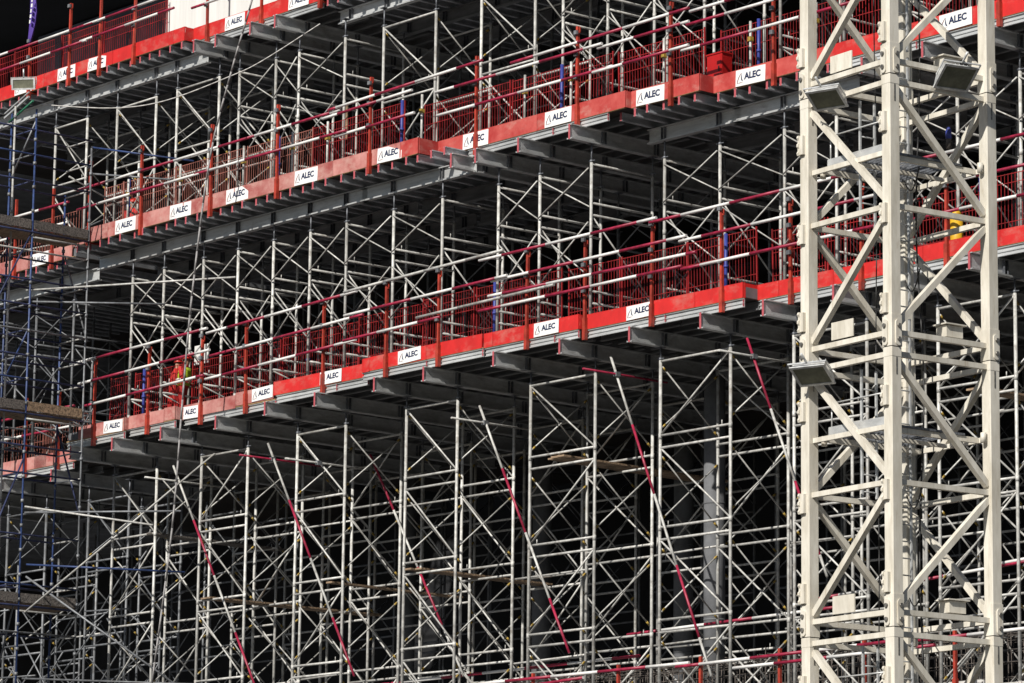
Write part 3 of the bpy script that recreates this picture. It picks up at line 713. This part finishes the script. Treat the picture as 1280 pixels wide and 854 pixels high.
for si, zt in enumerate(secs):
    zb = max(zt-H, -1.7)
    if zt < -1: continue
    for ln, (x, y) in LG.items():
        mb = MB(); legbox(mb, x, y, zb+.006, zt-.006)
        legbox(mb, x, y, zb+.006, zb+.52, hs+.012); legbox(mb, x, y, zt-.16, zt-.006, hs+.004)
        leg = CP('leg', mb, 'cream')
        # pin plates with bolts on the outer faces at the foot of each section
        sx = -1 if x == 0 else 1; sy = -1 if y == 0 else 1
        for face in (0, 1):
            g = MB(); zc = zb+.23
            pts = []
            for t in range(16):
                an = 2*math.pi*t/16; px = math.cos(an)*.062; pz = math.sin(an)*.062+(.15 if math.sin(an) > 0 else -.15)
                pts.append((px, pz))
            if face == 0:
                g.poly([(x+.02+p, y+sy*(hs+.014), zc+q) for p, q in pts], (0, sy*.022, 0))
                for dz in (-.11, .11): g.tube((x+.02, y+sy*(hs+.03), zc+dz), (x+.02, y+sy*(hs+.062), zc+dz), .036, 12, 1)
            else:
                g.poly([(x+sx*(hs+.014), y+.02+p, zc+q) for p, q in pts], (sx*.022, 0, 0))
                for dz in (-.11, .11): g.tube((x+sx*(hs+.03), y+.02, zc+dz), (x+sx*(hs+.062), y+.02, zc+dz), .036, 12, 1)
            put('pin_plate', g.mesh('pin_plate', ['cream','bolt']), leg)
        # slot near the top of the section
        g = MB().box((x-.014, y-hs-.014, zt-.42),(x+.014, y-hs-.001, zt-.14)).box((x-hs-.013, y-.014, zt-.42),(x-hs-.001, y+.014, zt-.14)) if True else None
        put('slot', MB().poly([(x-.014,y-hs-.002,zt-.45),(x+.014,y-hs-.002,zt-.45),(x+.014,y-hs-.002,zt-.17),(x-.014,y-hs-.002,zt-.17)],(0,-.003,0)).mesh('slot','bolt'), leg)
        if ln in ('L','F'):
            for lz in (.71, -.79, -2.31):
                z = zt+lz-H*0 if False else zt+lz
                if z > zt-.1: continue
            for z in (zt-.79, zt-2.31, zt-3.79):
                # climbing lug: scalloped plate standing off the outer face (towards the left)
                prof = [(0,-.17),(.07,-.17),(.085,-.13),(.06,-.09),(.06,-.05),(.085,-.02),(.085,.02),(.06,.05),(.06,.09),(.085,.13),(.07,.17),(0,.17)]
                g = MB(); xo = x-.055
                g.poly([(x-hs-p, y+.045, z+q) for p, q in prof], (0,.045,0)); g.box((x-hs-.06,y-.04,z-.16),(x-hs,y+.044,z+.16))
                put('climbing_lug', g.mesh('climbing_lug','cream'), leg)
    # bracing
    def brace(p, q, s=.095, par=crane, nm='diagonal', side=None):
        CP(nm, MB().bar(p, q, s, s, side=side), 'cream')
    o = hs
    def pt(n, z, toward):
        x, y = LG[n]; tx, ty = LG[toward]; d = Vector((tx-x, ty-y, 0)).normalized()*o; return Vector((x,y,z))+d
    zu, zl, zm = zb+.25, zt-.1, zt-2.17     # upper horizontal of the joint below, lower horizontal at the head, middle
    if zb <= -1.6: zu = zb+.3
    for n1, n2 in (('F','L'),('F','R'),('L','B'),('R','B')):
        sd = (LG[n2][0]-LG[n1][0], LG[n2][1]-LG[n1][1], 0)
        for z in (zu, zl, zm): brace(pt(n1,z,n2), pt(n2,z,n1), .085, nm='horizontal')
        outer, inner = (n2, n1)   # zigzag meets the outer leg at the joints
        if n1 == 'F':
            if n2 == 'L': a_, b_, c_ = ('L',zl-.14),('F',zm-.0),('L',zu+.12)
            else: a_, b_, c_ = ('F',zl-.12),('R',zm),('F',zu+.14)
        else:
            if n1 == 'L': a_, b_, c_ = ('B',zl-.12),('L',zm),('B',zu+.12)
            else: a_, b_, c_ = ('R',zl-.12),('B',zm),('R',zu+.12)
        mid_other = b_[0]; end = a_[0]
        brace(pt(end,a_[1],mid_other), pt(mid_other,b_[1]+.12,end), .1)
        brace(pt(mid_other,b_[1]-.12,end), pt(end,c_[1],mid_other), .1)
    # white number plate on the left face, junction box on the right face
    CP('plate', MB().box((-.02,.95,zb+.33),(.0,1.5,zb+.62)), 'cream')
    CP('junction_box', MB().box((1.2,.05,zb+.33),(1.55,.3,zb+.52)).box((1.15,0.0,zb+.53),(1.6,.35,zb+.55)), 'cream')
    # rest platform
    zp = zb+3.28
    g = MB()
    for k in range(16): g.box((.18+k*.1,.25,zp),(.18+k*.1+.012,1.75,zp+.03))
    for yy in (.25,1.0,1.72): g.box((.15,yy,zp-.002),(1.75,yy+.03,zp+.035))
    pf = CP('rest_platform', g, 'jack')
    put('platform_rail', MB().bar((.0,.1,zp-.05),(0.0,1.98,zp-.05),.05,.08).bar((2.09,.1,zp-.05),(2.09,1.98,zp-.05),.05,.08).bar((.1,1.0,zp-.06),(2.0,1.0,zp-.06),.06,.06).bar((.05,.3,zp-.05),(2.05,.3,zp-.05),.06,.09).bar((.05,1.75,zp-.05),(2.05,1.75,zp-.05),.06,.09).mesh('platform_rail','cream'), pf)
    put('guard', MB().box((.15,1.78,zp+.02),(1.75,1.79,zp+.16)).box((.13,.25,zp+.02),(.14,1.75,zp+.16)).path([(.15,.3,zp+.1),(.15,.3,zp+.55),(.15,1.7,zp+.55),(.15,1.7,zp+.1)],.014,6).mesh('guard','alu'), pf)
    # ladders, alternating sides
    lx, ly = (1.45,1.25) if si % 2 else (1.35,1.5)
    for (lx, ly, z0_, z1_) in ((1.55,1.55,zb+1.0,zt+.9),(.35,1.0,zb+2.2,zt-.2)):
        g = MB().box((lx-.17,ly-.02,z0_),(lx-.14,ly+.02,z1_)).box((lx+.14,ly-.02,z0_),(lx+.17,ly+.02,z1_)); 
        ld = CP('ladder', g, 'alu'); n = int((z1_-z0_)/.28); g = MB()
        for k in range(n): g.tube((lx-.14,ly,z0_+.1+k*.28),(lx+.14,ly,z0_+.1+k*.28),.013,6)
        put('rung', g.mesh('rung','alu'), ld)['kind'] = 'stuff'
    # corner knuckles of the platform frame
    for x, y in ((0,wd),(wd,0)):
        CP('clamp', MB().tube((x-(.17 if x else -.17)*1,y-(.17 if y else -.0),zp-.05-.08),(x-(.17 if x else -.17)*1,y-(.17 if y else -.0),zp+.03),.05,10), 'cream')
# cables inside the mast
def crane_w(x, y, z):
    th = math.atan2(vv.y, vv.x); return Vector((F.x+math.cos(th)*x-math.sin(th)*y, F.y+math.sin(th)*x+math.cos(th)*y, z))
pts = [(1.72+.03*math.sin(z*1.3), 1.3+.05*math.cos(z*.9), z) for z in [20-.5*k for k in range(40)]]
tag(put('power_cable', MB().path([crane_w(*p) for p in pts], .016, 6).mesh('power_cable','black')), 'black power cable hanging down inside the crane mast', 'cable')
pts = [(.95, 1.5, 20-.5*k) for k in range(40)]
tag(put('power_cable', MB().path([crane_w(p[0]+.02*math.sin(p[2]), p[1], p[2]) for p in pts], .011, 6).mesh('power_cable','black')), 'thin dark cable near the ladder inside the crane mast', 'cable')
for z in (14.2,12.5,8.9,7.3):
    pts = [crane_w(.95+.45*t/8, .4+.9*t/8, z-.28*math.sin(math.pi*t/8)) for t in range(9)]
    tag(put('cable_loop', MB().path(pts, .012, 6).mesh('cable_loop','black')), 'black cable loop sagging inside the mast at %s height' % {14.2:'the top',12.5:'the upper',8.9:'the middle',7.3:'the lowest'}[z], 'cable')
flood(crane_w(-.30, 1.25, 15.33), -.62, .98, (.62,.44,.16), 'grey floodlight hung on the upper part of the outer leg of the crane mast')
flood(crane_w(1.15, -.30, 15.60), .45, .88, (.66,.5,.16), 'grey floodlight hung near the inner leg of the crane mast')
flood(crane_w(-.32, 1.62, 10.76), -.6, .98, (.66,.46,.18), 'grey floodlight hung halfway down the outer leg of the crane mast')
fb = tag(put('drink_bottle', MB().tube((0,0,0),(0,0,.14),.05,12).tube((0,0,.14),(0,0,.2),.05,12,0,.02).tube((0,0,-.16),(0,0,0),.045,12,1).mesh('drink_bottle',['bluepost','rust'])), 'small blue bottle hanging in the upper part of the mast', 'bottle')
fb.location = crane_w(1.55,.35,14.75)

# ---------------------------------------------------------------- floodlight, flag and tubes over the blue scaffold
flood(W(-20.35,-3.35,23.95), -.15, .2, (.62,.30,.30), 'pale floodlight on top of the blue access scaffold')
single('green_pole', MB().tube((0,0,0),(1.25,-.1,.32),.028,8), 'green', -21.2,-3.2,23.12, 'green tube leaning below the floodlight on the blue scaffold', 'tube')
single('light_bar', MB().bar((0,0,0),(1.25,-.1,.32),.05,.05).bar((0,0,.12),(1.25,-.1,.44),.03,.03), 'alu', -21.25,-3.3,23.22, 'pale sloping light bar below the floodlight on the blue scaffold', 'light bar')
fl_ = MB(); n = 14; prof_ = [(0,.10),(.12,.20),(.3,.34),(.5,.42),(.68,.38),(.85,.24),(1,.06)]
def fw(t):
    for (t0,w0),(t1,w1) in zip(prof_, prof_[1:]):
        if t <= t1: return w0+(w1-w0)*(t-t0)/(t1-t0)
    return .06
for i in range(n+1):
    for j in range(7):
        t = i/n; u = j/6; w = fw(t)
        fl_.v.append(Vector((-.16+.06*t+u*w, .075*math.sin(u*9+t*2.2)*(1-.4*t), 1.95-1.7*t-.16*u*t)))
for i in range(n):
    for j in range(6): fl_.f.append((i*7+j,i*7+j+1,i*7+j+8,i*7+j+7)); fl_.m.append(0); fl_.sm.append(True)
flag = single('flag', fl_, 'flag', -25.45, .1, 26.5, 'furled purple flag with white lettering over the top deck at the far end', 'flag')
so = flag.modifiers.new('thick','SOLIDIFY'); so.thickness = .012
bz = MB()
for k in range(5): bz.box((-.02,-.105,.72+k*.15),(.035+.02*(k%2),-.095,.82+k*.15))
o = put('lettering', bz.mesh('lettering','sign'), flag); o.rotation_euler = (0,.12,0)
# cables
def smooth(pts, n=6):
    out = []
    for i in range(len(pts)-1):
        p0 = pts[max(i-1,0)]; p1 = pts[i]; p2 = pts[i+1]; p3 = pts[min(i+2,len(pts)-1)]
        for k in range(n):
            t = k/n; out.append(tuple(.5*((2*p1[j])+(-p0[j]+p2[j])*t+(2*p0[j]-5*p1[j]+4*p2[j]-p3[j])*t*t+(-p0[j]+3*p1[j]-3*p2[j]+p3[j])*t**3) for j in range(3)))
    out.append(pts[-1]); return out
def cable(name, pts, r, m, label):
    pts = [W(*p) for p in smooth(pts)]; tag(put(name, MB().path(pts, r, 6).mesh(name, m)), label, 'cable')
cable('hanging_cable', [(-12.2,-1.9,26.0),(-12.58,-1.9,24.83),(-13.35,-1.9,23.18),(-14.15,-1.9,21.11),(-14.73,-1.9,17.8),(-15.0,-1.9,15.27),(-15.28,-1.9,12.15),(-15.93,-1.9,8.44),(-16.2,-1.9,6.9)], .026, 'cable', 'long grey cable hanging down in front of all three decks')
cable('sagging_cable', [(-20.63,-2.6,23.59),(-18.22,-2.08,23.14),(-16.61,-1.56,23.12),(-14.53,-1.04,23.46),(-13.89,-.52,23.84),(-12.32,0,24.54)], .014, 'rope', 'thin pale cable sagging from the blue scaffold to the top deck')

# ---------------------------------------------------------------- small things on the decks
cb = root('red_cabinet', .45, .95, 20.51, 'bright red site cabinet behind the middle deck mesh', 'cabinet')
put('body', MB().box((0,0,.1),(.48,.3,.86)).box((-.02,-.02,.86),(.5,.32,.89)).mesh('body','cab'), cb); put('door', MB().box((.03,-.012,.13),(.45,-.001,.83)).mesh('door','cab'), cb); put('handle', MB().box((.38,-.03,.45),(.41,-.0125,.57)).mesh('handle','black'), cb)
single('yellow_container', MB().tube((0,0,0),(0,0,.95),.13,16).tube((0,0,.95),(0,0,1.05),.13,16,0,.05), 'ybox', 8.2,.5,15.51, 'tall yellow container on the lower deck behind the crane mast', 'container')
single('wall_sheet', MB().box((0,0,0),(4.9,.08,2.6)), 'panel', -20.75,1.3,25.61, 'large pale wall sheet standing behind the mesh of the top deck', 'panel')
single('hanging_sheet', MB().box((0,0,0),(.6,.03,.5)), 'panel', -19.45,1.6,17.15, 'small grey sheet tied up behind the worker on the lower deck', 'panel')
single('timber_sheet', MB().box((0,0,0),(.2,.02,.9)), 'plank', -12.9,1.2,21.9, 'small upright timber board between the props on the middle deck', 'board')
# site materials seen through the mesh: stacked timbers and panels
for i, (a, b, z, w, m) in enumerate([(-18,1.2,15.4,1.6,'plank'),(-11.4,1.3,15.45,1.8,'plankgrey'),(-6.4,1.6,15.51,1.7,'plank'),(-1.3,1.5,15.51,1.5,'plankgrey'),(-10.3,1.8,20.51,1.9,'plank'),(-4.6,1.9,20.51,1.6,'plankgrey')]):
    mb = MB()
    for k in range(3):
        for j in range(3): mb.box((0+rnd.uniform(-.05,.05),j*.24,k*.07),(w,j*.24+.22,k*.07+.06))
    single('timber_stack', mb, m, a, b, z, 'low stack of timber lying on the %s, %s from the far end' % ('lower deck' if z < 18 else 'middle deck', ordw(i if i < 4 else i-4)), 'timber stack', 'timber stacks on the decks')
# ---------------------------------------------------------------- workers
def person(a, b, z, facing, label, vest, bend=0.15):
    V = [(0,0,.98),(0,.02,1.18),(0,.05,1.38),(0,.07,1.50),(0,.10,1.60),(0,.11,1.70),
         (.10,0,.92),(.12,.06,.50),(.13,-.02,.09),(.13,.12,.05),
         (-.10,0,.92),(-.13,-.06,.50),(-.13,-.10,.09),(-.13,.04,.05),
         (.19,.05,1.41),(.25,.10,1.13),(.22,.32,1.02),(-.19,.05,1.41),(-.25,.04,1.13),(-.22,.22,.98)]
    E = [(0,1),(1,2),(2,3),(3,4),(4,5),(0,6),(6,7),(7,8),(8,9),(0,10),(10,11),(11,12),(12,13),(2,14),(14,15),(15,16),(2,17),(17,18),(18,19)]
    Rr = [.15,.15,.17,.06,.085,.085,.10,.075,.055,.05,.10,.075,.055,.05,.075,.055,.04,.075,.055,.04]
    bm = bmesh.new(); sk = bm.verts.layers.skin.verify(); vs = [bm.verts.new(v) for v in V]
    for i, v in enumerate(vs): v[sk].radius = (Rr[i], Rr[i]); v[sk].use_root = (i == 0)
    for e in E: bm.edges.new((vs[e[0]], vs[e[1]]))
    me = bpy.data.meshes.new('person'); bm.to_mesh(me); bm.free()
    o = bpy.data.objects.new('person_source', me); C.objects.link(o); o.modifiers.new('s','SKIN'); s = o.modifiers.new('d','SUBSURF'); s.levels = 2; s.render_levels = 2
    dg = bpy.context.evaluated_depsgraph_get(); dg.update(); m2 = bpy.data.meshes.new_from_object(o.evaluated_get(dg)); bpy.data.objects.remove(o)
    m2.materials.clear(); [m2.materials.append(M[k]) for k in ('coverall','skin','boot')]
    for p in m2.polygons:
        p.use_smooth = True; c = p.center
        p.material_index = 1 if c.z > 1.52 else (2 if c.z < .11 else (1 if (c.y > .27 and .9 < c.z < 1.1) or (c.x < -.2 and c.z < 1.0 and c.y > .17) else 0))
    r = tag(put('person', m2, None, W(a,b,z), RZ+facing), label, 'person', None)
    hm = MB()
    for k in range(5): t0, t1 = k/5*math.pi/2, (k+1)/5*math.pi/2; hm.tube((0,.11,1.68+.13*math.sin(t0)),(0,.11,1.68+.13*math.sin(t1)),.125*math.cos(t0),16,0,max(.002,.125*math.cos(t1)),False)
    hm.tube((0,.13,1.675),(0,.13,1.685),.15,16); put('helmet', hm.mesh('helmet','helmet'), r)
    hand = MB()
    for hx, hy, hz, s in ((.22,.33,1.01,1),(-.22,.24,.97,-1)):
        for k in range(4): hand.tube((hx-.03+.02*k,hy+.02,hz),(hx-.03+.02*k,hy+.09-.01*abs(k-1),hz-.03),.009,6,0,.007)
        hand.tube((hx-.04*s,hy,hz),(hx-.065*s,hy+.05,hz-.01),.011,6,0,.008)
    put('hand', hand.mesh('hand','skin'), r)
    nose = MB().tube((0,.19,1.63),(0,.215,1.60),.012,6).tube((.035,.19,1.65),(.035,.196,1.65),.01,6,1).tube((-.035,.19,1.65),(-.035,.196,1.65),.01,6,1)
    put('face', nose.mesh('face',['skin','black']), r)
    if vest:
        vb = MB(); n = 16; rings = [(.98,.20,.17,0),(1.15,.195,.165,.02),(1.3,.21,.17,.04),(1.44,.19,.14,.05)]
        for i, (z_, rx, ry, yo) in enumerate(rings):
            for t in range(n): vb.v.append(Vector((rx*math.cos(2*math.pi*t/n), yo+ry*math.sin(2*math.pi*t/n), z_)))
        for i in range(3):
            for t in range(n): vb.f.append((i*n+t, i*n+(t+1) % n, (i+1)*n+(t+1) % n, (i+1)*n+t)); vb.m.append(1 if i == 1 and False else 0); vb.sm.append(True)
        v_ = put('vest', vb.mesh('vest',['vest','sign']), r); so = v_.modifiers.new('t','SOLIDIFY'); so.thickness = .012
        put('reflective_band', MB().tube((0,.02,1.12),(0,.02,1.16),.203,18).mesh('reflective_band','panel'), v_)
    return r
person(-18.45,.55,15.36,-1.1,'person in red coveralls and a yellow green vest standing on the lower deck', True)
person(-18.95,.62,15.36,-.4,'person in plain red coveralls beside the one in the vest on the lower deck', False)
person(-23.0,1.9,20.45,.3,'person in red coveralls behind the blue scaffold on the middle deck wing', False)

# ---------------------------------------------------------------- bottom: slab edge, rebar, forms, rails
for i in range(11):
    a0 = -11+i*2.3
    mb = MB(); n = 15
    for k in range(n): 
        x = k*.15+rnd.uniform(-.03,.03); mb.tube((x,0,0),(x+rnd.uniform(-.04,.04),rnd.uniform(-.03,.03),1.4+rnd.uniform(0,.4)),.011,5)
        x += .05; mb.tube((x,.3,0),(x+rnd.uniform(-.04,.04),.3,1.35+rnd.uniform(0,.35)),.011,5)
    for z in (.7,1.0,1.25,1.42,1.5,1.56): mb.tube((-.1,-.02,z),(2.35,-.02+rnd.uniform(-.02,.02),z+rnd.uniform(-.05,.05)),.010,5).tube((-.1,.31,z),(2.35,.31,z+rnd.uniform(-.05,.05)),.010,5)
    for k in range(9): mb.tube((k*.25,-.25,1.56+rnd.uniform(-.05,.08)),(k*.25+rnd.uniform(-.1,.1),.75,1.58+rnd.uniform(-.05,.08)),.010,5)
    single('rebar_cage', mb, 'rust', a0, 2.25, 6.62, 'rusty reinforcement cage at the foot of the shoring, %s from the far end' % ordw(i), 'rebar cage', 'rebar cages at the bottom')
for i in range(8):
    a0 = -4.6+i*2.05; h = rnd.uniform(.75,1.0) if i < 3 else rnd.uniform(.5,.7)
    mb = MB().box((0,0,0),(2.0,.05,h))
    for k in range(6): mb.box((.03+k*.38,-.05,.02),(.07+k*.38,-.001,h-.02))
    mb.box((0,-.055,h-.06),(2.0,-.051,h))
    single('formwork_shutter', mb, 'white_ply', a0, 1.75, 6.62, 'white formwork panel at the foot of the shoring, %s from the far end' % ordw(i), 'form panel', 'white form panels at the bottom')
for i, a in enumerate([-2.68,.05,2.56,4.86,7.2,9.6,12]):
    single('guard_post', MB().box((-.03,-.03,0),(.03,.03,1.42)).box((-.045,-.045,0),(.045,.045,.5)), 'post', a, -1.2, 6.42, 'orange red guard post at the bottom of the shoring, %s from the far end' % ordw(i), 'post', 'guard posts at the bottom')
for i, (a0,z0,a1,z1,f,ph) in enumerate([(-4.4,7.72,2.3,7.72,'white',.6),(-4.6,7.5,-.9,7.62,'crim',.8),(1.9,7.66,8.4,7.75,'crim',.8),(3.6,7.52,9.2,7.58,'white',.3),(7.9,7.7,13,7.75,'white',.9)]):
    rail('low', a0,-1.28,z0,a1,-1.28-(.06 if i % 2 else 0),z1,first=f,phase=ph,label='crimson and white guard rail at the bottom of the shoring, %s from the far end' % ordw(i))
for i, (a0,b,z0,a1,z1,f) in enumerate([(-12.4,2.2,8.45,-3.0,8.5,'crim'),(-3.4,2.2,9.0,3.2,9.1,'crim'),(2.2,2.2,9.3,8.6,9.6,'crim'),(7.6,2.2,9.6,13,9.9,'white')]):
    rail('low', a0,b,z0,a1,b,z1,first=f,phase=.5,label='crimson and white tube running through the shoring near its foot, %s from the far end' % ordw(i))

# ---------------------------------------------------------------- structure
def struct(name, mb, mats, a=0, b=0, z=0):
    o = put(name, mb.mesh(name, mats), None, W(a,b,z), RZ); o['kind'] = 'structure'; return o
struct('ground', MB().box((-2500,-2500,-.5),(2500,2500,0)), 'ground', 0, 0, -1.7)
single('lower_slab', MB().box((-48,-.6,-.35),(14.5,14,0)).box((-48,-.62,-.36),(14.5,-.605,.02)), 'conc', 0, 0, 6.60, 'broad concrete floor slab that the tall shoring stands on', 'slab', None, 'structure')
single('core_wall', MB().box((-90,14.2,0),(45,14.8,48)), 'concdark', 0, 0, -1.7, 'concrete core wall coloured dark for shade, closing the back of the building', 'wall', None, 'structure')
single('roof_slab', MB().box((-60,.9,0),(14.5,14.15,.5)), 'concdark', 0, 0, 30.4, 'floor slab above the top deck, coloured dark for shade', 'slab', None, 'structure')
single('side_wall', MB().box((-48.6,0,0),(-48,14.1,38)), 'concdark', 0, 0, -1.7, 'concrete end wall at the far end, coloured dark for shade', 'wall', None, 'structure')
single('side_wall', MB().box((14.6,2.0,0),(15.2,14.1,38)), 'concdark', 0, 0, -1.7, 'concrete end wall beyond the crane and shoring, coloured dark for shade', 'wall', None, 'structure')
for z, nm in ((15.2,'lower'),(20.2,'middle'),(25.36,'top')):
    single('floor_slab', MB().box((-48,.9,0),(-34.02,14.1,.24)), 'conc', 0, 0, z, 'far floor slab at %s deck level' % nm, 'slab', None, 'structure')

single('cladding_wall', MB().box((0,0,0),(12,.1,4.7)), 'clad', -36, 7.2, 25.62, 'blue grey cladding wall standing deep on the top deck', 'wall', None, 'structure')
# ---------------------------------------------------------------- light and camera
EL = math.radians(37); sx, sy = -.555, -.832; nn = math.hypot(sx, sy); sx /= nn; sy /= nn
S = Vector((sx*math.cos(EL), sy*math.cos(EL), math.sin(EL)))
sd = bpy.data.lights.new('sun','SUN'); sd.energy = 5.0; sd.angle = math.radians(.5); sd.color = (1,.955,.88)
so_ = bpy.data.objects.new('sun', sd); C.objects.link(so_); so_.rotation_euler = S.to_track_quat('Z','Y').to_euler()
wd_ = bpy.data.worlds.new('World'); bpy.context.scene.world = wd_; wd_.use_nodes = True
nt = wd_.node_tree; sk = nt.nodes.new('ShaderNodeTexSky'); sk.sky_type = 'NISHITA'; sk.sun_disc = False; sk.sun_elevation = EL; sk.sun_rotation = math.atan2(sx, sy) % (2*math.pi)
bg = nt.nodes['Background']; bg.inputs['Strength'].default_value = .05; nt.links.new(sk.outputs[0], bg.inputs['Color'])
f = 4634.86; p = math.radians(10.7101); rr = math.radians(.68588)
Fw = Vector((0,math.cos(p),math.sin(p))); u0 = Vector((0,-math.sin(p),math.cos(p))); x0 = Vector((1,0,0))
Xc = x0*math.cos(rr)+u0*math.sin(rr); Uc = u0*math.cos(rr)-x0*math.sin(rr)
cam = bpy.data.cameras.new('camera'); co = bpy.data.objects.new('camera', cam); C.objects.link(co)
cam.sensor_width = 36; cam.lens = 36*f/1280; cam.clip_end = 6000; cam.clip_start = 1
co.matrix_world = Matrix(((Xc.x,Uc.x,-Fw.x,0),(Xc.y,Uc.y,-Fw.y,0),(Xc.z,Uc.z,-Fw.z,0),(0,0,0,1)))
sc = bpy.context.scene; sc.camera = co
sc.view_settings.view_transform = 'Standard'; sc.view_settings.look = 'None'; sc.view_settings.exposure = .04; sc.view_settings.gamma = 1
try: sc.cycles.max_bounces = 6; sc.cycles.diffuse_bounces = 2
except Exception: pass
